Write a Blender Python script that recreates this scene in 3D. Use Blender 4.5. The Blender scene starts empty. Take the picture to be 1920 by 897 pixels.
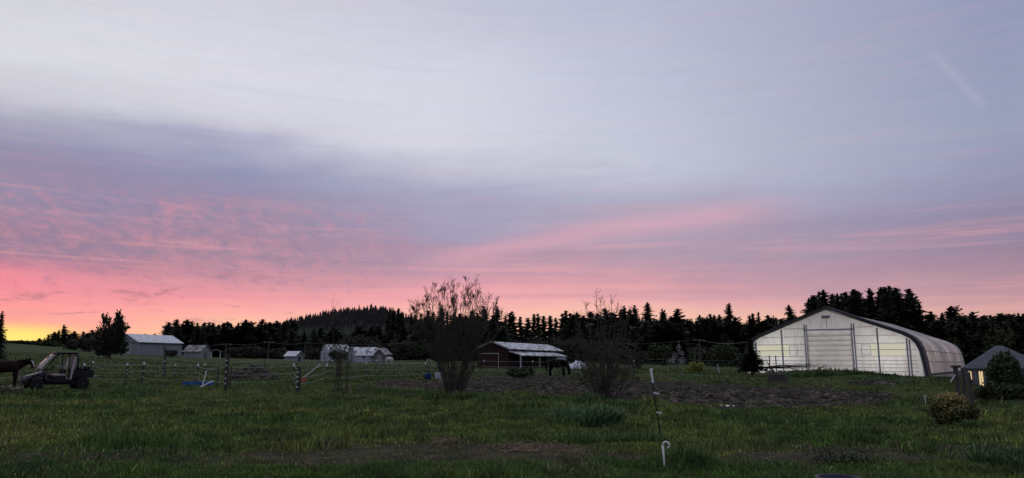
import bpy, bmesh, math, random
import numpy as np
from mathutils import Vector, Matrix

random.seed(7); rng = np.random.default_rng(7)
scene = bpy.context.scene
COL = scene.collection

# ------------------------------------------------------------------ camera
F = 1371.0                                   # focal length in photo pixels (1920 wide)
PITCH = math.atan((680 - 448.5) / F)
EYE = 1.6
cam_d = bpy.data.cameras.new('camera'); cam = bpy.data.objects.new('camera', cam_d); COL.objects.link(cam)
cam.location = (0, 0, EYE); cam.rotation_euler = (math.pi / 2 + PITCH, 0, 0)
cam_d.sensor_fit = 'HORIZONTAL'; cam_d.angle = 2 * math.atan(960 / F)
cam_d.clip_start = 0.1; cam_d.clip_end = 9000
scene.camera = cam
scene.view_settings.view_transform = 'Standard'
scene.view_settings.look = 'None'
scene.view_settings.exposure = 0.0
scene.view_settings.gamma = 1.0
scene.cycles.max_bounces = 6; scene.cycles.transparent_max_bounces = 8

def ray(px, py):
    a = (px - 960) / F; b = (448.5 - py) / F
    return Vector((a, math.cos(PITCH) - b * math.sin(PITCH), math.sin(PITCH) + b * math.cos(PITCH)))
def azel(px, py):
    v = ray(px, py); return math.degrees(math.atan2(v.x, v.y)), math.degrees(math.atan2(v.z, math.hypot(v.x, v.y)))
def lin(c):
    return tuple(((v / 255) / 12.92 if v / 255 <= .04045 else ((v / 255 + .055) / 1.055) ** 2.4) for v in c) + (1.0,)

# ------------------------------------------------------------------ world: dusk sky
world = bpy.data.worlds.new('World'); scene.world = world; world.use_nodes = True
wt = world.node_tree; wt.nodes.clear()
class NT:
    def __init__(s, t): s.t = t
    def new(s, k): return s.t.nodes.new(k)
    def put(s, sock, v):
        if isinstance(v, bpy.types.NodeSocket): s.t.links.new(v, sock)
        else: sock.default_value = v
    def m(s, op, *a):
        n = s.new('ShaderNodeMath'); n.operation = op
        for i, v in enumerate(a): s.put(n.inputs[i], v)
        return n.outputs[0]
    def smooth(s, x, lo, hi, a=0.0, b=1.0):
        n = s.new('ShaderNodeMapRange'); n.interpolation_type = 'SMOOTHSTEP'
        for i, v in enumerate((x, lo, hi, a, b)): s.put(n.inputs[i], v)
        return n.outputs[0]
    def lerp(s, x, lo, hi, a=0.0, b=1.0):
        n = s.new('ShaderNodeMapRange')
        for i, v in enumerate((x, lo, hi, a, b)): s.put(n.inputs[i], v)
        return n.outputs[0]
    def mix(s, f, a, b, mode='MIX'):
        n = s.new('ShaderNodeMix'); n.data_type = 'RGBA'; n.blend_type = mode
        s.put(n.inputs[0], f); s.put(n.inputs[6], a); s.put(n.inputs[7], b); return n.outputs[2]
    def xyz(s, x, y, z=0.0):
        n = s.new('ShaderNodeCombineXYZ')
        for i, v in enumerate((x, y, z)): s.put(n.inputs[i], v)
        return n.outputs[0]
    def sep(s, v):
        n = s.new('ShaderNodeSeparateXYZ'); s.put(n.inputs[0], v); return n.outputs
    def noise(s, v, scale=1.0, detail=3.0, rough=.5, dist=0.0):
        n = s.new('ShaderNodeTexNoise')
        if v is not None: s.put(n.inputs['Vector'], v)
        n.inputs['Scale'].default_value = scale; n.inputs['Detail'].default_value = detail
        n.inputs['Roughness'].default_value = rough; n.inputs['Distortion'].default_value = dist
        return n.outputs[0]
    def ramp(s, f, stops):
        n = s.new('ShaderNodeValToRGB'); cr = n.color_ramp
        stops = sorted(stops, key=lambda t: t[0])
        while len(cr.elements) < len(stops): cr.elements.new(1.0)
        for i, (p, c) in enumerate(stops): cr.elements[i].position = p
        for i, (p, c) in enumerate(stops): cr.elements[i].position = p; cr.elements[i].color = c
        s.put(n.inputs[0], f); return n.outputs[0]

W = NT(wt)
tc = W.new('ShaderNodeTexCoord').outputs['Generated']
nx, ny, nz = W.sep(tc)
DEG = 180 / math.pi
az = W.m('MULTIPLY', W.m('ARCTAN2', nx, ny), DEG)
el = W.m('MULTIPLY', W.m('ARCSINE', W.m('MINIMUM', W.m('MAXIMUM', nz, -1.0), 1.0)), DEG)
# drifting cloud sheets: warp the elevation with long flat noise
big = W.noise(W.xyz(W.m('MULTIPLY', az, .045), W.m('MULTIPLY', el, .16), 3.1), 1.0, 4, .55, .3)
strk = W.noise(W.xyz(W.m('ADD', W.m('MULTIPLY', az, .035), W.m('MULTIPLY', el, -.06)), W.m('MULTIPLY', el, .5), 7.7), 1.0, 4, .5, .5)
wamp = W.smooth(el, 1.0, 9.0, .10, 1.0)
e2 = W.m('ADD', el, W.m('MULTIPLY', wamp, W.m('ADD', W.m('MULTIPLY', W.m('SUBTRACT', big, .5), 6.0), W.m('MULTIPLY', W.m('SUBTRACT', strk, .5), 2.6))))
e2n = W.m('DIVIDE', e2, 60.0)
COLS = {
 10: [(0,(213,214,224)),(90,(219,220,229)),(170,(203,203,216)),(230,(168,168,192)),(300,(143,142,176)),(370,(148,136,168)),(410,(162,128,156)),(450,(150,124,154)),(490,(204,122,146)),(525,(252,120,142)),(570,(255,138,142)),(600,(255,150,136)),(613,(255,164,124)),(621,(255,190,104)),(628,(255,226,92)),(638,(255,240,120)),(650,(255,205,60))],
 190: [(0,(211,212,224)),(120,(219,220,230)),(200,(206,207,220)),(250,(168,169,195)),(310,(142,144,180)),(375,(148,136,170)),(425,(160,131,160)),(465,(158,128,154)),(510,(196,126,148)),(540,(240,134,150)),(580,(255,148,148)),(610,(255,162,146)),(630,(255,176,138)),(650,(255,190,122))],
 440: [(0,(208,210,224)),(150,(218,219,231)),(230,(208,209,224)),(270,(172,174,201)),(320,(142,146,183)),(380,(150,139,172)),(430,(162,137,165)),(480,(170,134,158)),(530,(208,138,156)),(560,(250,148,154)),(590,(255,170,154)),(615,(255,194,150)),(650,(255,205,135))],
 840: [(0,(196,199,219)),(150,(212,215,231)),(270,(213,215,229)),(320,(192,195,214)),(370,(166,166,196)),(430,(164,152,182)),(480,(182,145,168)),(520,(224,152,167)),(560,(246,163,166)),(590,(255,186,166)),(650,(255,204,152))],
 1200: [(0,(182,187,212)),(200,(192,197,219)),(300,(196,200,218)),(360,(177,179,204)),(400,(174,165,190)),(430,(172,158,185)),(480,(180,153,175)),(530,(213,152,165)),(565,(238,166,168)),(592,(252,188,163)),(650,(255,202,155))],
 1520: [(0,(166,172,200)),(250,(174,179,203)),(330,(168,174,202)),(400,(166,160,188)),(440,(160,149,178)),(480,(170,148,172)),(530,(193,148,165)),(562,(214,160,167)),(590,(244,184,162)),(650,(255,198,155))],
 1900: [(0,(142,152,188)),(200,(151,159,189)),(290,(150,152,184)),(360,(143,143,177)),(420,(145,136,167)),(470,(150,131,159)),(520,(170,136,156)),(562,(192,146,157)),(590,(216,162,156)),(650,(228,172,152))]}
ZEN = lin((192, 197, 216))
cols = []
for px, st in COLS.items():
    a0 = azel(px, 400)[0]
    cols.append((a0, W.ramp(e2n, [(max(0, azel(px, y)[1] / 60), lin(c)) for y, c in st] + [(.9, ZEN)])))
back = W.ramp(e2n, [(0, lin((128,116,138))), (.12, lin((132,134,162))), (.45, lin((150,160,190))), (.9, ZEN)])
sky = cols[0][1]
for (a0, c0), (a1, c1) in zip(cols[:-1], cols[1:]):
    sky = W.mix(W.lerp(az, a0, a1), sky, c1)
sky = W.mix(W.smooth(W.m('ABSOLUTE', az), 42.0, 125.0), sky, back)
# mottled pink cloud texture low on the sunset side
mv = W.xyz(W.m('ADD', W.m('MULTIPLY', az, .34), W.m('MULTIPLY', el, .2)), W.m('MULTIPLY', el, .66), 1.3)
mot = W.noise(mv, 1.9, 8, .72, .6)
mreg = W.m('MULTIPLY', W.m('MULTIPLY', W.smooth(el, 3.5, 6.0), W.smooth(el, 10.5, 13.0, 1.0, 0.0)), W.smooth(az, -18.0, -2.0, 1.0, 0.0))
sky = W.mix(W.m('MULTIPLY', mreg, W.smooth(mot, .44, .70, 0, .55)), sky, lin((214,138,156)))
sky = W.mix(W.m('MULTIPLY', mreg, W.smooth(mot, .28, .52, .5, 0)), sky, lin((134,124,160)))
# small slate cloudlets above the glow
cl = W.noise(W.xyz(W.m('MULTIPLY', az, .30), W.m('MULTIPLY', el, 1.0), 9.4), 1.15, 7, .62, .7)
creg = W.m('MULTIPLY', W.m('MULTIPLY', W.smooth(el, 2.2, 3.3), W.smooth(el, 5.8, 7.2, 1.0, 0.0)), W.smooth(az, -20.0, -12.0, 1.0, 0.0))
sky = W.mix(W.m('MULTIPLY', creg, W.smooth(cl, .54, .70, 0, .6)), sky, lin((172,112,126)))
# thin horizontal streaks everywhere low
fs = W.noise(W.xyz(W.m('ADD', W.m('MULTIPLY', az, .05), W.m('MULTIPLY', el, .05)), W.m('MULTIPLY', el, 1.5), 4.4), 1.0, 5, .55, .6)
freg = W.m('MULTIPLY', W.smooth(el, .8, 3.0), W.smooth(el, 8.0, 15.0, 1.0, .25))
sky = W.mix(W.m('MULTIPLY', freg, W.smooth(fs, .48, .76, 0, .30)), sky, lin((252,168,170)))
sky = W.mix(W.m('MULTIPLY', freg, W.smooth(fs, .26, .5, .24, 0)), sky, lin((160,132,160)))
# long rising pink streak
pts = [azel(700, 520), azel(950, 462), azel(1150, 424), azel(1420, 394), azel(1560, 385)]
cen = W.ramp(W.lerp(az, pts[0][0], pts[-1][0]), [((p[0]-pts[0][0])/(pts[-1][0]-pts[0][0]), (p[1]/20,)*3+(1,)) for p in pts])
dv = W.m('ADD', W.m('SUBTRACT', el, W.m('MULTIPLY', cen, 20.0)), W.m('MULTIPLY', W.m('SUBTRACT', strk, .5), 1.2))
g1 = W.m('EXPONENT', W.m('MULTIPLY', W.m('MULTIPLY', dv, dv), -1.2))
g1 = W.m('MULTIPLY', g1, W.m('MULTIPLY', W.smooth(az, -11.0, -1.0), W.smooth(az, 15.0, 24.0, 1.0, 0.0)))
sky = W.mix(W.m('MULTIPLY', g1, .42), sky, lin((240,168,180)))
# faint contrail high on the right
(ca, ce), (cb, cf) = azel(1745, 95), azel(1850, 205)
dx, dy = cb - ca, cf - ce; LL = math.hypot(dx, dy)
al = W.m('ADD', W.m('MULTIPLY', W.m('SUBTRACT', az, ca), dx / LL), W.m('MULTIPLY', W.m('SUBTRACT', el, ce), dy / LL))
pe = W.m('ADD', W.m('MULTIPLY', W.m('SUBTRACT', az, ca), -dy / LL), W.m('MULTIPLY', W.m('SUBTRACT', el, ce), dx / LL))
g2 = W.m('EXPONENT', W.m('MULTIPLY', W.m('MULTIPLY', pe, pe), -14.0))
g2 = W.m('MULTIPLY', g2, W.m('MULTIPLY', W.smooth(al, -.5, 1.5), W.smooth(al, LL - .8, LL + .2, 1.0, 0.0)))
sky = W.mix(W.m('MULTIPLY', g2, .15), sky, lin((205,205,222)))
# fine veil grain of thin cloud
gr = W.noise(W.xyz(W.m('MULTIPLY', az, .5), W.m('MULTIPLY', el, 1.2), 2.0), 1.0, 6, .65, .6)
sky = W.mix(1.0, sky, W.mix(gr, (.95,.95,.95,1), (1.05,1.05,1.05,1)), 'MULTIPLY')
hs = W.new('ShaderNodeHueSaturation'); hs.inputs['Saturation'].default_value = .90; wt.links.new(sky, hs.inputs['Color']); sky = hs.outputs[0]
# the gap of clear sky where the sun went down
gl = W.m('MULTIPLY', W.m('MULTIPLY', W.smooth(e2, 2.6, 1.5), W.smooth(az, -29.5, -33.0)), W.smooth(az, -48.0, -40.0))
sky = W.mix(W.m('MULTIPLY', gl, .8), sky, (1.15, .86, .20, 1))
SUN_AZ, SUN_EL = -34.0, 1.5
nish = W.new('ShaderNodeTexSky'); nish.sky_type = 'NISHITA'; nish.sun_disc = False
nish.sun_elevation = math.radians(SUN_EL); nish.sun_rotation = math.radians(SUN_AZ); nish.altitude = 100
nbg = W.new('ShaderNodeBackground'); wt.links.new(nish.outputs[0], nbg.inputs[0]); nbg.inputs[1].default_value = 0.05  # clear air
cbg = W.new('ShaderNodeBackground'); wt.links.new(sky, cbg.inputs[0]); cbg.inputs[1].default_value = 1.0
# the clear air shows only a little through the cloud sheet
mx = W.new('ShaderNodeMixShader'); mx.inputs[0].default_value = .975
wt.links.new(nbg.outputs[0], mx.inputs[1]); wt.links.new(cbg.outputs[0], mx.inputs[2])
wo = W.new('ShaderNodeOutputWorld'); wt.links.new(mx.outputs[0], wo.inputs[0])

# ------------------------------------------------------------------ sun (nearly set, behind cloud)
sd = bpy.data.lights.new('sun', 'SUN'); sun = bpy.data.objects.new('sun', sd); COL.objects.link(sun)
sd.energy = 0.12; sd.angle = math.radians(14); sd.color = (1.0, .62, .48)
sa, se = math.radians(SUN_AZ), math.radians(3.0)
sv = Vector((math.sin(sa) * math.cos(se), math.cos(sa) * math.cos(se), math.sin(se)))
sun.rotation_euler = sv.to_track_quat('Z', 'Y').to_euler(); sun.location = sv * 50

# ------------------------------------------------------------------ materials
MATS = {}
def mat(name, base, rough=.85, base2=None, scale=4.0, bump=0.0, bscale=20.0, metal=0.0, spec=.3, contrast=(.35, .65),
        emit=None, estr=0.0, translucent=0.0, attr=None, stretch=None, detail=4):
    m = bpy.data.materials.new(name); m.use_nodes = True; t = m.node_tree; t.nodes.clear(); N = NT(t)
    out = N.new('ShaderNodeOutputMaterial'); p = N.new('ShaderNodeBsdfPrincipled')
    p.inputs['Roughness'].default_value = rough; p.inputs['Metallic'].default_value = metal
    p.inputs['Specular IOR Level'].default_value = spec
    co = N.new('ShaderNodeTexCoord').outputs['Object']
    if stretch:
        mp = N.new('ShaderNodeMapping'); mp.inputs['Scale'].default_value = stretch; t.links.new(co, mp.inputs[0]); co = mp.outputs[0]
    c = (*base, 1)
    if attr:
        a = N.new('ShaderNodeAttribute'); a.attribute_name = attr; c = a.outputs['Color']
    elif base2:
        c = N.mix(N.smooth(N.noise(co, scale, detail, .6), *contrast), (*base, 1), (*base2, 1))
    N.put(p.inputs['Base Color'], c)
    if emit:
        p.inputs['Emission Color'].default_value = (*emit, 1); p.inputs['Emission Strength'].default_value = estr
    if bump:
        b = N.new('ShaderNodeBump'); b.inputs['Strength'].default_value = bump; b.inputs['Distance'].default_value = .05
        t.links.new(N.noise(co, bscale, 5, .6), b.inputs['Height']); t.links.new(b.outputs[0], p.inputs['Normal'])
    sh = p.outputs[0]
    if translucent:
        tr = N.new('ShaderNodeBsdfTranslucent'); N.put(tr.inputs[0], c)
        ms = N.new('ShaderNodeMixShader'); ms.inputs[0].default_value = translucent
        t.links.new(sh, ms.inputs[1]); t.links.new(tr.outputs[0], ms.inputs[2]); sh = ms.outputs[0]
    t.links.new(sh, out.inputs[0]); MATS[name] = m; return m

mat('conifer', (.016,.024,.013), .8, (.032,.042,.022), 3)
mat('conifer_b', (.020,.022,.014), .8, (.038,.036,.024), 3)
mat('hill_trees', (.011,.010,.010), .9, (.017,.015,.015), .02)
mat('bark', (.05,.042,.035), .9, (.09,.078,.065), 6, .4)
mat('twig', (.045,.037,.032), .85, (.075,.062,.052), 3)
mat('twig_pale', (.11,.10,.085), .85, (.06,.052,.045), 3)
mat('broken_wood', (.16,.13,.12), .9, (.07,.058,.052), 4)
mat('bud', (.06,.052,.03), .8)
mat('brush', (.040,.036,.028), .9, (.066,.058,.046), 1.2)
mat('brush_green', (.028,.040,.016), .85, (.05,.058,.026), 1.2)
mat('brush_grey', (.075,.07,.066), .9, (.045,.042,.038), 1.2)
mat('blossom', (.40,.39,.39), .8, (.14,.14,.13), 6)
mat('blossom_yellow', (.30,.30,.05), .8, (.10,.13,.03), 2)
mat('leaf_dark', (.026,.046,.018), .6, (.05,.075,.03), 3)
mat('bloom_cream', (.38,.34,.13), .8, (.32,.20,.06), 5)
mat('leaf_bronze', (.040,.060,.018), .6, (.10,.095,.03), 6)
mat('grass', (.05,.07,.02), .75, attr='gcol', translucent=.25)
mat('metal_roof', (.55,.57,.62), .45, (.42,.43,.47), 1.2, metal=.35, spec=.5)
mat('patchy_roof', (.56,.58,.62), .5, (.13,.11,.10), 1.1, contrast=(.47,.58), metal=.2)
mat('mossy_roof', (.50,.52,.56), .6, (.06,.06,.05), 1.6, contrast=(.42,.52))
mat('worn_roof', (.30,.29,.30), .7, (.10,.095,.09), 1.4, contrast=(.42,.56))
mat('grey_boards', (.26,.26,.28), .85, (.18,.18,.20), 2.0, stretch=(5,5,.4))
mat('pale_boards', (.36,.36,.38), .85, (.28,.28,.30), 2.0, stretch=(5,5,.4))
mat('brown_boards', (.15,.13,.125), .85, (.10,.09,.085), 2.0, stretch=(5,5,.4))
mat('red_boards', (.030,.013,.012), .85, (.022,.010,.010), 2.0, stretch=(5,5,.4))
mat('white_paint', (.72,.72,.74), .6, (.58,.58,.60), 3)
mat('dull_white', (.36,.36,.37), .8, (.24,.24,.24), 4)
mat('white_wall', (.40,.42,.47), .8, (.30,.31,.34), 2)
mat('dark_gap', (.02,.02,.022), .9)
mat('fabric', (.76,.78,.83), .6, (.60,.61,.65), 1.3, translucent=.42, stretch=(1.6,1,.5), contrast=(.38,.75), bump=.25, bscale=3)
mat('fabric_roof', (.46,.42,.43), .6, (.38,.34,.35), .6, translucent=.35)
mat('door_fabric', (.74,.74,.76), .6, (.64,.63,.65), .7, translucent=.42, bump=.3, bscale=2.5)
mat('arena_trim', (.030,.030,.036), .6)
mat('arena_frame', (.36,.37,.42), .6, (.28,.29,.33), 2)
mat('arena_window', (.75,.72,.50), .5, emit=(.95,.90,.66), estr=.42)
mat('steel_dark', (.06,.06,.065), .5, metal=.5)
mat('lamp_glow', (.9,.85,.7), .5, emit=(1,.9,.66), estr=6)
mat('house_wall', (.16,.165,.19), .8, (.12,.125,.145), 2)
mat('shingles', (.11,.115,.135), .85, (.07,.075,.085), 3, bump=.4, bscale=6)
mat('lit_window', (.8,.6,.3), .4, emit=(1.0,.74,.38), estr=.7)
mat('old_wood', (.085,.08,.075), .9, (.05,.047,.043), 5, .4, stretch=(6,6,.6))
mat('dark_wood', (.035,.032,.03), .9, (.06,.055,.05), 5, .3, stretch=(6,6,.6))
mat('post_steel', (.022,.028,.022), .6, (.04,.03,.025), 9)
mat('plastic_white', (.75,.75,.77), .45, (.62,.62,.62), 6)
mat('rope', (.36,.37,.36), .8)
mat('wire', (.10,.10,.11), .6)
mat('utv_body', (.010,.012,.016), .6, (.014,.017,.022), 3, spec=.2)
mat('utv_hood', (.016,.022,.032), .42, (.022,.028,.040), 3, spec=.35)
mat('utv_black', (.010,.010,.011), .6)
mat('utv_seat', (.50,.42,.41), .7, (.36,.30,.29), 5)
mat('utv_roof', (.20,.21,.21), .4)
mat('tyre', (.010,.010,.010), .9, bump=.5)
mat('rim', (.03,.03,.032), .6)
mat('plexi', (.56,.50,.53), .25, (.44,.40,.42), 1.2, translucent=.45, spec=.5)
mat('blue_plastic', (.012,.075,.26), .45, (.02,.10,.30), 3)
mat('navy_plastic', (.010,.012,.045), .4)
mat('red_plastic', (.36,.065,.055), .5)
mat('horse_black', (.006,.0055,.006), .9, spec=.05); mat('horse_hair_black', (.004,.004,.004), .9, spec=.05)
mat('horse_bay', (.017,.008,.006), .8, (.012,.006,.005), 3, spec=.1); mat('horse_white', (.55,.54,.53), .7, (.45,.44,.43), 3)
mat('tarp_white', (.66,.68,.74), .5, (.5,.52,.58), 2)
mat('soil_clod', (.035,.027,.021), .95, (.14,.115,.09), 2.5, contrast=(.45,.7))
mat('straw', (.26,.20,.13), .85, (.16,.12,.08), 5)
mat('paper', (.7,.7,.68), .8)

# ------------------------------------------------------------------ mesh helpers
class MB:
    def __init__(s): s.v = []; s.f = []
    def add(s, vs, fs):
        o = len(s.v); s.v += [tuple(v) for v in vs]; s.f += [tuple(i + o for i in f) for f in fs]; return s
    def box(s, x0, x1, y0, y1, z0, z1, M=None):
        vs = [Vector((x, y, z)) for z in (z0, z1) for y in (y0, y1) for x in (x0, x1)]
        if M is not None: vs = [M @ v for v in vs]
        return s.add(vs, [(0,2,3,1),(4,5,7,6),(0,1,5,4),(2,6,7,3),(0,4,6,2),(1,3,7,5)])
    def beam(s, a, b, w, h=None, up=Vector((0,0,1))):
        a, b = Vector(a), Vector(b); h = h or w; d = (b - a).normalized()
        r = d.cross(up); r = Vector((1,0,0)) if r.length < 1e-4 else r.normalized(); u = r.cross(d)
        vs = [p + r * (sx * w / 2) + u * (sz * h / 2) for p in (a, b) for sx, sz in ((-1,-1),(1,-1),(1,1),(-1,1))]
        return s.add(vs, [(0,1,2,3),(7,6,5,4),(0,4,5,1),(1,5,6,2),(2,6,7,3),(3,7,4,0)])
    def tube(s, pts, rad, n=6, cap=True):
        pts = [Vector(p) for p in pts]; k = len(pts)
        rad = [rad] * k if not hasattr(rad, '__len__') else rad
        base = len(s.v); vs = []; fs = []
        for i, p in enumerate(pts):
            d = (pts[min(i + 1, k - 1)] - pts[max(i - 1, 0)])
            d = d.normalized() if d.length > 1e-9 else Vector((0,0,1))
            r = d.cross(Vector((0,0,1))) if abs(d.z) < .95 else d.cross(Vector((1,0,0)))
            r.normalize(); u = r.cross(d)
            for j in range(n):
                a = 2 * math.pi * j / n; vs.append(p + (r * math.cos(a) + u * math.sin(a)) * rad[i])
        for i in range(k - 1):
            for j in range(n):
                fs.append((i*n+j, i*n+(j+1)%n, (i+1)*n+(j+1)%n, (i+1)*n+j))
        if cap: fs += [tuple(range(n))[::-1], tuple(range((k-1)*n, k*n))]
        return s.add(vs, fs)
    def lathe(s, prof, c=(0,0,0), n=16, axis='z'):
        vs = []; fs = []; k = len(prof)
        for r, h in prof:
            for j in range(n):
                a = 2 * math.pi * j / n; x, y = r * math.cos(a), r * math.sin(a)
                vs.append((c[0]+x, c[1]+y, c[2]+h) if axis == 'z' else (c[0]+x, c[1]+h, c[2]+y))
        for i in range(k - 1):
            for j in range(n): fs.append((i*n+j, i*n+(j+1)%n, (i+1)*n+(j+1)%n, (i+1)*n+j))
        fs += [tuple(range(n))[::-1], tuple(range((k-1)*n, k*n))]
        return s.add(vs, fs)
    def prism(s, prof, y0, y1):                    # profile in xz, extruded along y
        n = len(prof); vs = [(x, y0, z) for x, z in prof] + [(x, y1, z) for x, z in prof]
        fs = [tuple(range(n)), tuple(range(n, 2*n))[::-1]] + [(i, i+n, (i+1)%n+n, (i+1)%n) for i in range(n)]
        return s.add(vs, fs)
    def mesh(s, name):
        m = bpy.data.meshes.new(name); m.from_pydata(s.v, [], s.f); m.update(); return m
    def build(s, name, material, parent=None, smooth=False, bevel=0):
        m = s.mesh(name); m.materials.append(MATS[material])
        bm = bmesh.new(); bm.from_mesh(m); bmesh.ops.recalc_face_normals(bm, faces=bm.faces)
        if bevel: bmesh.ops.bevel(bm, geom=bm.edges[:], offset=bevel, segments=2, affect='EDGES')
        bm.to_mesh(m); bm.free()
        if smooth:
            for p in m.polygons: p.use_smooth = True
        o = bpy.data.objects.new(name, m); COL.objects.link(o); o.parent = parent; return o
def np_mesh(name, V, Fc, material, parent=None, colors=None):
    V = np.asarray(V, dtype=np.float32); Fc = np.asarray(Fc, dtype=np.int32); k = Fc.shape[1]
    m = bpy.data.meshes.new(name); m.vertices.add(len(V)); m.vertices.foreach_set('co', V.ravel())
    m.loops.add(Fc.size); m.loops.foreach_set('vertex_index', Fc.ravel())
    m.polygons.add(len(Fc)); m.polygons.foreach_set('loop_start', np.arange(0, Fc.size, k, dtype=np.int32))
    m.update(calc_edges=True)
    if colors is not None:
        a = m.color_attributes.new('gcol', 'FLOAT_COLOR', 'POINT')
        a.data.foreach_set('color', np.concatenate([colors, np.ones((len(colors), 1))], 1).astype(np.float32).ravel())
    if material: m.materials.append(MATS[material])
    o = bpy.data.objects.new(name, m); COL.objects.link(o); o.parent = parent; return o
def tag(o, label=None, cat=None, group=None, kind=None):
    if label: o['label'] = label
    if cat: o['category'] = cat
    if group: o['group'] = group
    if kind: o['kind'] = kind
    return o
def thing(name, label, cat, loc=(0,0,0), rz=0.0, group=None):
    o = bpy.data.objects.new(name, None); COL.objects.link(o); o.empty_display_size = .2
    o.location = loc; o.rotation_euler = (0, 0, rz); return tag(o, label, cat, group)

# ------------------------------------------------------------------ terrain
def vnoise(x, y, seed=0):
    x = np.asarray(x, float); y = np.asarray(y, float)
    xi = np.floor(x).astype(np.int64); yi = np.floor(y).astype(np.int64); fx = x - xi; fy = y - yi
    fx = fx*fx*(3-2*fx); fy = fy*fy*(3-2*fy)
    def h(a, b):
        n = (a * 374761393 + b * 668265263 + seed * 974711) & 0x7fffffff
        n = ((n ^ (n >> 13)) * 1274126177) & 0x7fffffff
        return ((n ^ (n >> 16)) & 0xffff) / 65535.0
    return (h(xi,yi)*(1-fx)+h(xi+1,yi)*fx)*(1-fy) + (h(xi,yi+1)*(1-fx)+h(xi+1,yi+1)*fx)*fy
HA = [-180,-120,-60,-35,-30.6,-28,-24.3,-21.5,-14.7,-8.7,-2.5,3.8,9.9,14,18,22,27,30,33,40,60,120,180]
HV = [1,2.5,6.4,6.3,5.2,4.2,3.5,2.9,2.4,2.2,1.9,1.7,1.3,1.0,.4,.1,0,-.6,-3.3,-3.8,-2,0,1]
BUMPS = []                                        # (x, y, rx, ry, h) mounds
def polar(px, d):
    a = math.radians(azel(px, 680)[0]); return d * math.sin(a), d * math.cos(a)
for px, d, rx, ry, h in [(1500,86,2.6,2.2,.5),(1560,86,3.0,2.2,.62),(1618,87,2.6,2.2,.36),(1690,86,4,2,.15),(1450,88,2.6,2,.45),
                         (1230,74,7,3,.35),(1110,25,1.2,.8,.25),(1860,40,4.5,2.4,.5),(1560,62,4,1.6,.35)]:
    x, y = polar(px, d); BUMPS.append((x, y, rx, ry, h))
# areas of bare soil, outlined on the ground
def y_to_r(y): return 1.6 * F / max(y - 680, 4)
SX = [640, 690, 800, 900, 1000, 1100, 1250, 1400, 1520, 1640, 1670]
ST = [728, 722, 716, 711, 709, 709, 716, 720, 723, 735, 748]
SB = [730, 733, 736, 739, 742, 748, 762, 766, 766, 762, 750]
SAZ = [azel(x, 680)[0] for x in SX]
def _soilmask(x, y):
    r = np.hypot(x, y); a = np.degrees(np.arctan2(x, y)); yp = 680 + 1.6 * F / np.maximum(r * np.cos(np.radians(a)), 1)
    return np.clip((yp - np.interp(a, SAZ, ST)) / 8, 0, 1) * np.clip((np.interp(a, SAZ, SB) - yp) / 8, 0, 1) * ((a > SAZ[0]) & (a < SAZ[-1]))
def terrain(x, y):
    x = np.asarray(x, float); y = np.asarray(y, float)
    r = np.hypot(x, y); a = np.degrees(np.arctan2(x, y))
    g = np.clip((r - 30) / 170, 0, 1) ** 1.15
    z = np.interp(a, HA, HV) * g
    fade = np.clip(1.3 - r / 160, 0, 1)
    z = z + fade * (.16 * (vnoise(x*.16, y*.22, 1) - .5) + .10 * (vnoise(x*.6, y*.7, 2) - .5) + .05 * (vnoise(x*1.9, y*1.9, 3) - .5))
    ss = _soilmask(x, y); z = z + ss * (.22 * (vnoise(x*.9, y*.9, 5) - .5) + .14 * (vnoise(x*2.6, y*2.6, 6) - .5))
    tr = y - (13.2 - .035 * x + .25 * np.sin(x * .35))                # wheel ruts of the track
    z = z - .07 * np.exp(-((tr + .55) / .35) ** 2) - .07 * np.exp(-((tr - .75) / .35) ** 2)
    for bx, by, rx, ry, h in BUMPS:
        z = z + h * np.exp(-((x - bx) / rx) ** 2 - ((y - by) / ry) ** 2)
    return z
def tz(x, y): return float(terrain(x, y))
def ground(px, py):
    v = ray(px, py); v.normalize(); t = 6.0
    while t < 400:
        p = Vector((0, 0, EYE)) + v * t
        if p.z <= tz(p.x, p.y): break
        t *= 1.004
    return Vector((p.x, p.y, tz(p.x, p.y)))
def spot(px, d):
    x, y = polar(px, d); return Vector((x, y, tz(x, y)))
def zat(px, py, d):                                # height of the sight line through a pixel, d metres out
    return EYE + d * math.tan(math.radians(azel(px, py)[1]))
def azr(px): return math.radians(azel(px, 680)[0])

def dirt(x, y):
    r = np.hypot(x, y); a = np.degrees(np.arctan2(x, y))
    n = vnoise(x*.35, y*.35, 11); n2 = vnoise(x*1.3, y*1.3, 12)
    yp = 680 + 1.6 * F / np.maximum(r * np.cos(np.radians(a)), 1)   # distance expressed on the flat field
    top = np.interp(a, SAZ, ST); bot = np.interp(a, SAZ, SB)
    w = (n - .5) * 12 + (n2 - .5) * 8
    soil = np.clip((yp + w - top) / 4, 0, 1) * np.clip((bot + 1 - yp + w) / 6, 0, 1) * ((a > SAZ[0]) & (a < SAZ[-1]))
    tr = y - (13.2 - .035 * x + .25 * np.sin(x * .35))
    trk = np.clip(1.25 - np.abs(tr - .1) / 1.35 + (n - .5) * 1.7 + (n2 - .5) * 1.2, 0, 1) * np.where(x < -6, .62, 1.0)
    return soil, trk

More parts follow.
